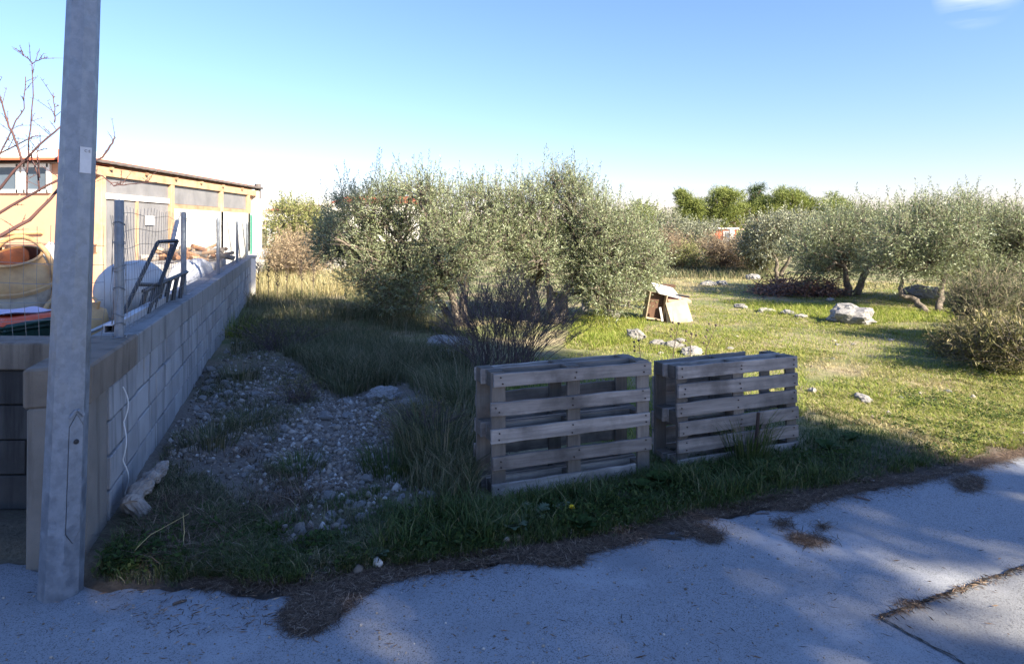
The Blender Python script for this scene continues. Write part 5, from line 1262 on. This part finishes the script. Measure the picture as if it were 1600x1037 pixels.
# tall grass at left
tall = [(355, 560), (395, 452), (440, 436), (560, 440), (640, 480), (700, 505), (740, 560), (745, 620), (640, 600), (560, 615), (500, 610), (470, 570), (420, 545)]
p = px_to_ground(poly_sample(tall, 46000, R_)); p = clumpy(p, 1.7, .20, .3, R_, .4); hh = .42*(.62+.5*wob(p[:, 0], p[:, 1], 1.1, 5.)+.25*wob(p[:, 0], p[:, 1], 3.3, 2.)).clip(.18, 1.2)
grass('tall_grass', 'tall blue green grass between wall and olive trees', p, hh, .005, .75, M['grassmix'], 203, hv=.7)
p = px_to_ground(poly_sample([(640, 600), (740, 560), (760, 640), (740, 790), (650, 800), (620, 700)], 14000, R_)); p = clumpy(p, 2.4, .25, 1.1, R_, .4)
grass('tall_grass', 'rough grass strip left of the pallets', p, .22, .005, .7, M['grassmix'], 204)
p = px_to_ground(poly_sample([(385, 455), (400, 435), (440, 425), (560, 428), (600, 450), (560, 462), (430, 470)], 4500, R_))
grass('tall_grass', 'tall mixed green grass standing among the straw by the far wall', p[::2]+np.array([.05, .1, 0]), .5, .008, .5, M['grassmix'], 231)
grass('dry_grass', 'tall straw coloured dry grass beside the far wall', p, .48, .007, .5, M['grassdry'], 205)
# sparse growth on the left foreground and on the gravel
p = off_road(px_to_ground(poly_sample([(160, 880), (260, 700), (340, 560), (420, 545), (520, 610), (420, 700), (500, 790), (640, 740), (700, 760), (600, 880), (300, 905)], 42000, R_)), .0)
grass('sparse_grass', 'sparse dark mixed grass on the bare ground by the wall', clumpy(p, 2.9, .40, 4.4, R_, .3), .08, .004, 1.1, M['grassmix'], 206)
p = off_road(px_to_ground(poly_sample([(180, 860), (300, 720), (420, 700), (560, 790), (480, 860), (260, 890)], 9000, R_)), .05)
grass('dry_grass', 'flattened brown dry grass on the left foreground', clumpy(p, 3.5, .45, 8.1, R_, .25), .10, .004, 2.0, M['needles'], 207)
# sunlit field
field = [(880, 545), (900, 480), (1000, 470), (1200, 440), (1600, 445), (1640, 560), (1640, 690), (1600, 697), (1510, 720), (1260, 640), (1240, 560)]
p = px_to_ground(poly_sample(field, 190000, R_)); p = off_road(p, .04)
pg = clumpy(p, .9, .33, 3.1, R_, .35)
pn = pg[pg[:, 1] < 9.5]; pf = np.concatenate([pg[pg[:, 1] >= 9.5], p[(p[:, 1] >= 8.5)][::4]])
grass('field_grass', 'short green sunlit grass on the near field', pn, .055, .0045, 1.0, M['grasslit'], 208)
grass('field_grass', 'short sunlit grass farther out on the field', pf, .06, .006, .9, M['grasslit'], 209)
p = off_road(px_to_ground(poly_sample(field, 110000, R_)), .04); pd = clumpy(p, .9, .27, 9.3, R_, .3)
grass('dry_grass', 'short dry yellow grass mixed into the field', pd, .05, .0045, 1.3, M['grassdry'], 210)
p = px_to_ground(poly_sample([(1010, 445), (1040, 425), (1170, 428), (1200, 440), (1600, 442), (1640, 452), (1200, 455), (1060, 458)], 7000, R_))
grass('dry_grass', 'rough dry grass in front of the brown scrub', p, .11, .010, .7, M['grassdry'], 211)
p = px_to_ground(poly_sample([(1030, 392), (1180, 390), (1200, 436), (1020, 436)], 9000, R_))
grass('dry_grass', 'tall dry grass in the brown scrub before the pines', p, .32, .016, .6, M['grassmix'], 212)
p = px_to_ground(poly_sample([(890, 525), (900, 490), (960, 485), (1010, 500), (1000, 535), (930, 545)], 9000, R_))
grass('field_grass', 'bright green lush grass behind the left pallet', p, .10, .006, .8, M['grasslit'], 213)
p = px_to_ground(poly_sample([(1120, 470), (1330, 478), (1500, 490), (1640, 500), (1640, 530), (1480, 505), (1380, 505), (1200, 492)], 16000, R_))
grass('field_grass', 'lush green grass under the right olives', p, .11, .008, .8, M['grasslit'], 214)

p = off_road(px_to_ground(poly_sample([(1600, 445), (2500, 445), (2500, 560), (2300, 640), (1600, 700)], 60000, R_)), .04)
grass('field_grass', 'short sunlit grass continuing past the right bush', clumpy(p, .9, .25, 3.1, R_, .35), .06, .006, 1.0, M['grasslit'], 241)
grass('dry_grass', 'dry grass continuing past the right bush', clumpy(p, .9, .45, 9.3, R_, .3)+np.array([.02, .02, 0]), .06, .006, 1.2, M['grassdry'], 242)
# gravel
base_g = stone_mesh('g', 2, 1, .7, .45)
gv = np.array([v.co for v in base_g.vertices]); gf_ = np.array([list(f.vertices) for f in base_g.polygons])
grav_poly = [(255, 715), (272, 665), (305, 615), (338, 568), (362, 532), (420, 545), (480, 580), (520, 625), (580, 615), (640, 640), (640, 690), (600, 720), (640, 760), (560, 800), (430, 770), (330, 720)]
q1 = px_to_ground(poly_sample(grav_poly, 19000, R_)); q1 = clumpy(q1, 2.6, .17, 6.6, R_, .4)
q2 = off_road(px_to_ground(poly_sample([(250, 880), (230, 780), (330, 560), (700, 560), (900, 830), (560, 890)], 6000, R_)), -.02)
q3 = off_road(px_to_ground(poly_sample([(900, 530), (1010, 470), (1200, 450), (1600, 450), (1640, 560), (1640, 690), (1500, 715), (1260, 640), (1240, 560), (1000, 550)], 900, R_)), .05); q3 = clumpy(q3, 1.1, .5, 2.7, R_, .2)
q = np.concatenate([q1, q2, q3]); n = len(q); sz = np.clip(.0062*R_.lognormal(0, .6, n), .0035, .03); sz[:len(q1)] *= 1.15; sz[len(q1)+len(q2):] *= 1.4
def rot_rand(n, rng):
    a = rng.uniform(0, 6.283, n); c, s = np.cos(a), np.sin(a); z = np.zeros(n); o = np.ones(n)
    return np.stack([np.stack([c, -s, z], 1), np.stack([s, c, z], 1), np.stack([z, z, o], 1)], 1)
Rm = rot_rand(n, R_); sc3 = R_.uniform(.6, 1.3, (n, 1, 3)); VV = np.einsum('nij,nkj->nki', Rm, gv[None]*sc3)*sz[:, None, None]+q[:, None]+np.array([0, 0, .3])*sz[:, None, None]
FF = (gf_[None]+(np.arange(n)*len(gv))[:, None, None]).reshape(-1, 3)
tag(link('gravel', meshnp('gravel', VV.reshape(-1, 3), np.full(len(FF), 3), FF.ravel()), M['gravel']), 'loose pale gravel on the ground beside the wall', 'gravel', kind='stuff')
smesh = []
for k in range(6): me = stone_mesh('stone', 60+k, 2, .7, .42); me.materials.append(M['stone']); smesh.append(me)
def stones(poly, n, lo, hi, label, group, seed, minroad=.02):
    g = np.random.default_rng(seed); pts = off_road(px_to_ground(poly_sample(poly, n, g)), minroad)
    for x, y, z in pts:
        o = bpy.data.objects.new('stone', smesh[g.integers(6)]); COL.objects.link(o); s = g.uniform(0, 1)**3.5*(hi-lo)+lo
        o.location = (x, y, z+s*.25); o.scale = (s, s*g.uniform(.7, 1), s*g.uniform(.7, 1)); o.rotation_euler = (g.uniform(-.3, .3), g.uniform(-.3, .3), g.uniform(0, 6.28)); tag(o, label, 'stone', group)
stones(grav_poly, 110, .022, .06, 'fist sized pale stone lying loose on the gravel', 'loose stones on the gravel', 1)
stones([(290, 660), (300, 600), (345, 560), (385, 600), (330, 660)], 32, .03, .075, 'pale stone in the row along the wall foot', 'stones along the wall foot', 2)
stones([(470, 850), (520, 790), (660, 755), (690, 800), (600, 840)], 34, .018, .042, 'pale stone among the low weeds in the foreground', 'stones in the foreground weeds', 3)
stones([(190, 880), (300, 850), (460, 860), (430, 905), (220, 905)], 16, .014, .034, 'small stone in the weeds beside the road edge', 'stones at the road edge', 4)
stones([(1000, 560), (1050, 520), (1300, 500), (1600, 560), (1600, 640), (1300, 620)], 16, .025, .06, 'small white stone showing in the lawn', 'small stones in the lawn', 5)
marks = {'on the gravel': [((-2.15, 3.95), 'next to the bleached driftwood log'), ((-1.25, 6.3), 'by the large flat rock slab'), ((-.95, 5.9), 'at the right edge of the gravel'), ((-2.6, 6.3), 'on the upper left gravel near the wall'), ((-1.9, 5.3), 'in the middle of the left gravel'), ((-1.6, 4.4), 'at the lower edge of the left gravel'), ((-2.9, 8.3), 'at the far end of the gravel')],
    'along the wall foot': [((-2.6, 5.5), 'near the front of the row at the wall foot'), ((-3.3, 7.3), 'midway along the row at the wall foot'), ((-3.6, 8.4), 'at the far end of the row at the wall foot')],
    'foreground weeds': [((-1.0, 3.7), 'around the pale pointed stone in the weeds'), ((-.75, 4.0), 'in the weeds between gravel and road'), ((-.5, 4.2), 'in the rough grass left of the left pallet')],
    'road edge': [((-1.9, 3.3), 'at the road edge beside the steel pole'), ((-1.2, 3.3), 'at the road edge left of the needle tongue')],
    'in the lawn': [((1.6, 8), 'in the lawn behind the right pallets'), ((3.4, 7.2), 'in the middle of the sunlit lawn'), ((5.2, 7.5), 'in the lawn before the right bush')]}
pool = {}
for o in [o for o in COL.objects if o.name.split('.')[0] == 'stone' and o.get('group')]:
    for key, l in marks.items():
        if o['group'].endswith(key) or (key == 'in the lawn' and 'lawn' in o['group']):
            w_ = min(l, key=lambda m: (m[0][0]-o.location.x)**2+(m[0][1]-o.location.y)**2)[1]; pool.setdefault(w_, []).append(o)
for w_, l in pool.items():
    l.sort(key=lambda o: -o.scale.x)
    for k, o in enumerate(l): o['label'] = (('largest', 'second largest', 'third largest')[k] if k < 3 else 'small')+' loose pale stone '+w_
# pebbles on the road
g = np.random.default_rng(8); q = px_to_ground(poly_sample([(0, 930), (300, 915), (560, 900), (900, 860), (1300, 790), (1300, 1037), (0, 1037)], 900, g)); q[:, 2] = 0; n = len(q)
sz = np.clip(.0028*g.lognormal(0, .4, n), .0015, .008); VV = gv[None]*sz[:, None, None]+q[:, None]+np.array([0, 0, .5])*sz[:, None, None]; FF = (gf_[None]+(np.arange(n)*len(gv))[:, None, None]).reshape(-1, 3)
tag(link('road_grit', meshnp('road_grit', VV.reshape(-1, 3), np.full(len(FF), 3), FF.ravel()), M['gravel']), 'fine grit scattered on the asphalt', 'grit', kind='stuff')

# pine needle litter: thin beds and loose needles
beds = [[(460, 990), (445, 960), (470, 930), (440, 912), (520, 900), (600, 885), (640, 878), (600, 905), (545, 940), (520, 968), (490, 988)],
        [(540, 905), (640, 885), (760, 868), (880, 850), (915, 878), (880, 882), (800, 872), (700, 886), (600, 905)],
        [(860, 858), (960, 835), (1060, 805), (1130, 838), (1115, 848), (1050, 826), (985, 845), (900, 868)],
        [(1040, 812), (1180, 785), (1240, 772), (1262, 790), (1240, 796), (1190, 790), (1100, 808)],
        [(1230, 780), (1340, 752), (1420, 745), (1415, 752), (1340, 768), (1250, 790)],
        [(1490, 752), (1515, 742), (1535, 752), (1530, 764), (1505, 766)], [(1228, 836), (1260, 836), (1300, 846), (1262, 854)], [(1205, 816), (1235, 815), (1230, 822)], [(1275, 820), (1293, 822), (1285, 826)],
        [(1400, 752), (1510, 725), (1660, 690), (1660, 698), (1515, 734), (1410, 758)],
        [(300, 915), (420, 918), (440, 912), (420, 905), (300, 905)], [(1400, 940), (1420, 950), (1440, 948), (1425, 938)]]
pp = []; cntw = [7000, 5200, 4400, 3400, 2800, 900, 420, 120, 70, 2600, 2400, 45]
mb = MB()
for bd_, n in zip(beds, cntw):
    q = poly_sample(bd_, n, g)+g.normal(size=(n, 2))*np.array([7, 4])*g.uniform(.2, 1.6, (n, 1)); pp.append(px_to_ground(q))
pp = np.concatenate(pp); d_ = pp[:, 1]-road_edge(pp[:, 0]); pp[:, 2] = np.where(d_ < .02, 0.0, np.maximum(pp[:, 2], 0))+g.uniform(.003, 1, len(pp))**2*np.where(d_ < .02, .012, .03)+.003
a = g.uniform(0, 6.283, len(pp)); dd = unit(np.stack([np.cos(a), np.sin(a), g.normal(size=len(pp))*.12], 1)); L_ = g.uniform(.04, .12, len(pp)); W_ = g.uniform(.002, .0042, len(pp))
sdv = np.stack([-np.sin(a), np.cos(a), np.zeros(len(pp))], 1)*W_[:, None]; cv = np.stack([-np.sin(a), np.cos(a), np.zeros(len(pp))], 1)*(g.normal(size=len(pp))*.012)[:, None]
A_ = pp-dd*L_[:, None]/2; B_ = pp+dd*L_[:, None]/2; MM = pp+cv
Vq = np.concatenate([np.stack([A_, MM-sdv/2, MM+sdv/2, A_+sdv*.3], 1), np.stack([MM-sdv/2, B_, B_+sdv*.3, MM+sdv/2], 1)])
Vq[..., 2] = np.maximum(Vq[..., 2], .003)
tag(link('pine_needles', quads('pine_needles', Vq), M['needles']), 'brown pine needle litter along the road edge', 'litter', kind='stuff')
mb = MB()
for bd_ in beds:
    w = px_to_ground(np.array(bd_, float)); c = w.mean(0); n = len(w); fine = []
    for i in range(n):
        for t in np.linspace(0, 1, 6)[:-1]:
            q = w[i]*(1-t)+w[(i+1) % n]*t; q = c+(q-c)*(.5+.12*math.sin(i*3.1+t*9)+random.uniform(-.10, .10)); fine.append(Vector((q[0], q[1], .0035)))
    k = len(fine); top = Vector((c[0], c[1], .006)); mid = [v.lerp(top, .4)+Vector((0, 0, .002)) for v in fine]
    mb.add(fine+mid+[top], [(i, (i+1) % k, k+(i+1) % k, k+i) for i in range(k)]+[(k+i, k+(i+1) % k, 2*k) for i in range(k)])
tag(mb.build('litter_bed', M['litter']), 'brown crumbled needle litter lying on the asphalt edge', 'litter', kind='stuff')

q = np.concatenate([px_to_ground(poly_sample([(0, 1037), (0, 930), (300, 915), (900, 850), (1300, 780), (1600, 720), (1600, 1037)], 420, g)), px_to_ground(poly_sample([(140, 930), (300, 915), (470, 925), (460, 985), (250, 1000)], 420, g)), px_to_ground(poly_sample([(1370, 964), (1600, 886), (1600, 894), (1375, 972)], 500, g)), px_to_ground(poly_sample([(560, 910), (900, 850), (1300, 772), (1430, 752), (1420, 775), (1000, 860), (640, 925)], 500, g))])
q[:, 2] = .003+g.uniform(0, .006, len(q)); a = g.uniform(0, 6.283, len(q)); dd = np.stack([np.cos(a), np.sin(a), g.normal(size=len(q))*.08], 1)
tag(link('road_debris', quads('road_debris', leaf_quads(q, unit(dd), g.uniform(.008, .05, len(q)), g.uniform(.002, .006, len(q)), g)+np.array([0, 0, .004])), M['needles']), 'loose dry needles and crumbs strewn over the asphalt', 'litter', kind='stuff')
# broad-leaved weeds
def leaf_outline(lobes):
    pts = []
    for i in range(lobes*2+1):
        t = i/(lobes*2); w = math.sin(math.pi*min(1, t*.9+.08))*(.30 if i % 2 else .13); pts.append((t, w))
    pts[-1] = (1, 0); return pts
def rosette(name, label, px, py, r, n, m, seed, lobes=6, upr=.5, group=None, cat='weed', width=1.0):
    c = on_ground(px, py); rng = random.Random(seed); o = empty(name, c, label, cat, group); prof = leaf_outline(lobes); mb = MB()
    for i in range(n):
        a = i*2.4+rng.uniform(-.3, .3); L = r*rng.uniform(.6, 1.1); u = upr*rng.uniform(.5, 1.4); ca, sa = math.cos(a), math.sin(a); vs = []; fs = []
        for t, w in prof:
            R = L*t*math.cos(u*.8)*(1-.1*t); z = L*(math.sin(u)*t-.55*t*t*math.sin(u))+.01; ww = w*L*width*rng.uniform(.85, 1.15)
            vs += [(ca*R-sa*ww, sa*R+ca*ww, z+ww*.25), (ca*R, sa*R, z), (ca*R+sa*ww, sa*R-ca*ww, z+ww*.25)]
        for k in range(len(prof)-1): fs += [(3*k, 3*k+1, 3*k+4, 3*k+3), (3*k+1, 3*k+2, 3*k+5, 3*k+4)]
        mb.add(vs, fs)
    mb.build('leaves', m, o); return o
for k, (px, py, r, lab) in enumerate([(800, 830, .17, 'silvery thistle rosette at the verge below the left pallet'), (835, 810, .14, 'thistle rosette just under the left pallet, near its middle'), (775, 808, .13, 'thistle rosette at the left corner of the left pallet'), (880, 800, .10, 'thistle rosette beside the yellow flower'),
        (1085, 745, .10, 'lone thistle left of the tall tuft by the right pallet'), (590, 872, .09, 'small pale thistle in the weeds at the road edge')]):
    rosette('thistle', lab, px, py, r, 13, M['thistle'], 400+k, 7, .75)
g = np.random.default_rng(9)
wp = off_road(px_to_ground(poly_sample([(160, 905), (180, 860), (330, 830), (600, 840), (700, 780), (760, 800), (1010, 765), (1060, 745), (1250, 712), (1330, 715), (1200, 772), (900, 838), (700, 865), (400, 912)], 1100, g)), .06); wp = clumpy(wp, 3.1, .35, 5.2, g)
pos = np.repeat(wp, 9, 0)+g.normal(size=(len(wp)*9, 3))*np.array([.03, .03, .0]); pos[:, 2] += g.uniform(.01, .07, len(pos)); dd = unit(np.stack([g.normal(size=len(pos)), g.normal(size=len(pos)), g.uniform(-.1, .9, len(pos))], 1))
tag(link('low_weeds', quads('low_weeds', leaf_quads(pos, dd, g.uniform(.018, .05, len(pos)), g.uniform(.009, .02, len(pos)), g)), M['weed']), 'low broad leaved weeds carpeting the roadside verge', 'weeds', kind='stuff')
wp = off_road(px_to_ground(poly_sample([(1250, 660), (1330, 560), (1640, 590), (1640, 690), (1500, 720)], 1900, g)), .06); wp = clumpy(wp, 1.9, .45, 5.9, g)
pos = np.repeat(wp, 7, 0)+g.normal(size=(len(wp)*7, 3))*np.array([.03, .03, 0]); pos[:, 2] += g.uniform(.005, .04, len(pos)); dd = unit(np.stack([g.normal(size=len(pos)), g.normal(size=len(pos)), g.uniform(-.1, .7, len(pos))], 1))
tag(link('low_weeds', quads('low_weeds', leaf_quads(pos, dd, g.uniform(.015, .035, len(pos)), g.uniform(.007, .016, len(pos)), g)), M['weed']), 'low leafy weeds in the sunlit lawn at right', 'weeds', kind='stuff')
wl = ['broad green dock plant at the verge below the dandelion', 'leafy green weed at the foot of the left pallet right end', 'leafy green weed in the gap between the pallets', 'leafy weed beside the iron stake', 'low leafy rosette close to the steel pole', 'low leafy rosette in the left foreground weeds', 'leafy weed by the pale pointed stone', 'leafy rosette at the road edge before the needle tongue', 'leafy weed right of the right pallet', 'green leafy weed in the shade edge at right']
for k, (px, py, r) in enumerate([(905, 828, .13), (1005, 770, .15), (1030, 760, .16), (1200, 735, .12), (185, 880, .10), (330, 865, .10), (500, 850, .11), (540, 888, .09), (1290, 705, .14), (1330, 690, .13)]):
    rosette('leafy_weed', wl[k], px, py, r, 15, M['weed'], 450+k, 3, .95, None, 'weed', 1.3)
# dandelion
c = on_ground(893, 812); o = empty('dandelion', c, 'single yellow dandelion flower in front of the left pallet', 'flower'); h = (P(893, 791, c.y)-c).z
mb = MB(); mb.tube([(0, 0, 0), (.004, -.01, h*.6), (0, -.02, h)], [.003, .0025, .0025], 6); mb.build('stem', M['stem'], o)
mb = MB()
for k in range(34):
    a = k*2.4; u = .15+.9*(k/34); d = Vector((math.cos(a)*math.cos(u), math.sin(a)*math.cos(u)-.35, math.sin(u))).normalized()*.021; s = Vector((-math.sin(a), math.cos(a), 0))*.004; q = Vector((0, -.02, h))
    mb.add([q, q+d*.7-s, q+d, q+d*.7+s], [(0, 1, 2, 3)])
mb.build('flower_head', M['petal'], o)
# dry seed stalks
for k, (px, py, hp, lab) in enumerate([(1050, 560, 55, 'dry seed stalk behind the gap of the pallets'), (1098, 556, 48, 'dry bent seed stalk above the right pallet, left one'), (1078, 552, 30, 'short seed stalk between two taller ones'), (1002, 560, 28, 'short dry stalk at the right end of the left pallet')]):
    c = on_ground(px, py+22); o = empty('seed_stalk', c, lab, 'dry stalk'); H = (hp+22)/F*c.y; lean = (.08, .16, .02, -.03)[k]; mb = MB()
    mb.tube([(0, 0, 0), (lean*.3, 0, H*.5), (lean, 0, H)], [.006, .005, .003], 5)
    for j in range(4):
        z = H*(.45+.14*j); s = random.choice((-1, 1)); a = Vector((lean*(z/H), 0, z)); e = a+Vector((s*.07, .03*s, .09)); mb.tube([a, e], [.003, .002], 4); mb.lathe([(.001, -.014), (.013, -.006), (.015, .006), (.001, .016)], 7, Matrix.Translation(e))
    mb.lathe([(.001, -.018), (.016, -.006), (.018, .008), (.001, .018)], 7, Matrix.Translation((lean, 0, H))); mb.build('stalk', M['drystem'], o)
for k, (px, py, h) in enumerate([(402, 458, 46), (418, 462, 62), (447, 458, 58), (470, 455, 50), (432, 460, 40), (488, 456, 44)]):
    c = on_ground(px, py+14); o = empty('dry_plume', c, ['dark dry plume at the very end of the block wall', 'tallest dark dry plume beside the far wall', 'dark dry plume between two shorter ones near the far wall', 'dark dry plume right of the middle ones in the straw', 'short dark plume in the straw by the far wall', 'rightmost dark dry plume in the straw'][k], 'dry stalk'); H = (h+14)/F*c.y; mb = MB(); rg = random.Random(k)
    mb.tube([(0, 0, 0), (.03, 0, H*.5), (rg.uniform(-.1, .1), 0, H)], [.008, .007, .003], 4)
    for q in range(26):
        z = H*rg.uniform(.45, 1); a = rg.uniform(0, 6.28); mb.tube([(.02, 0, z), (.02+math.cos(a)*.07, math.sin(a)*.07, z+.06)], [.009, .003], 3, False)
    mb.build('plume', M['drystem'], o)
# straw bents at lower left
for k, (l, lab) in enumerate([([(195, 880), (235, 835), (295, 802)], 'long straw stem arching over the weeds by the pole'), ([(285, 868), (288, 830), (286, 800)], 'upright straw stem in the left weeds'), ([(305, 835), (330, 828), (355, 845)], 'bent straw stem right of the upright one')]):
    c = on_ground(l[0][0], l[0][1]); o = empty('straw_stem', c, lab, 'straw'); mb = MB(); pts = [Vector((0, 0, 0))]
    for x, y in l[1:]: pts.append(P(x, y, c.y+.03)-c)
    mid = (pts[0]+pts[1])/2+Vector((0, 0, .01)); mb.tube([pts[0], mid, pts[1], pts[2]], [.0028, .0026, .0024, .0015], 4); mb.build('stem', M['grassdry'], o)
# litter items on the road
def stick(label, a, b_, r, m, name='twig', cat='twig'):
    a = G(*a); b_ = G(*b_); o = empty(name, a, label, cat); mb = MB(); d = b_-a; mb.tube([Vector((0, 0, r)), d*.5+Vector((0, .005, r)), d+Vector((0, 0, r))], [r, r*1.1, r*.7], 6); mb.build('stick', M[m], o)
stick('dark twig lying on the asphalt right of the pallets', (1333, 776), (1360, 783), .007, 'darktwig')
stick('small pale dry leaf curl on the asphalt at left', (270, 946), (292, 939), .007, 'drystem', 'leaf_curl', 'leaf')
stick('white paper scrap lying on the needle litter', (768, 871), (780, 869), .006, 'butt', 'paper_scrap', 'scrap')
stick('white paper scrap at the verge right of the pallets', (1356, 750), (1366, 752), .006, 'butt', 'paper_scrap', 'scrap')
stick('short twig at the edge of the right litter', (1180, 803), (1202, 803), .004, 'darktwig')
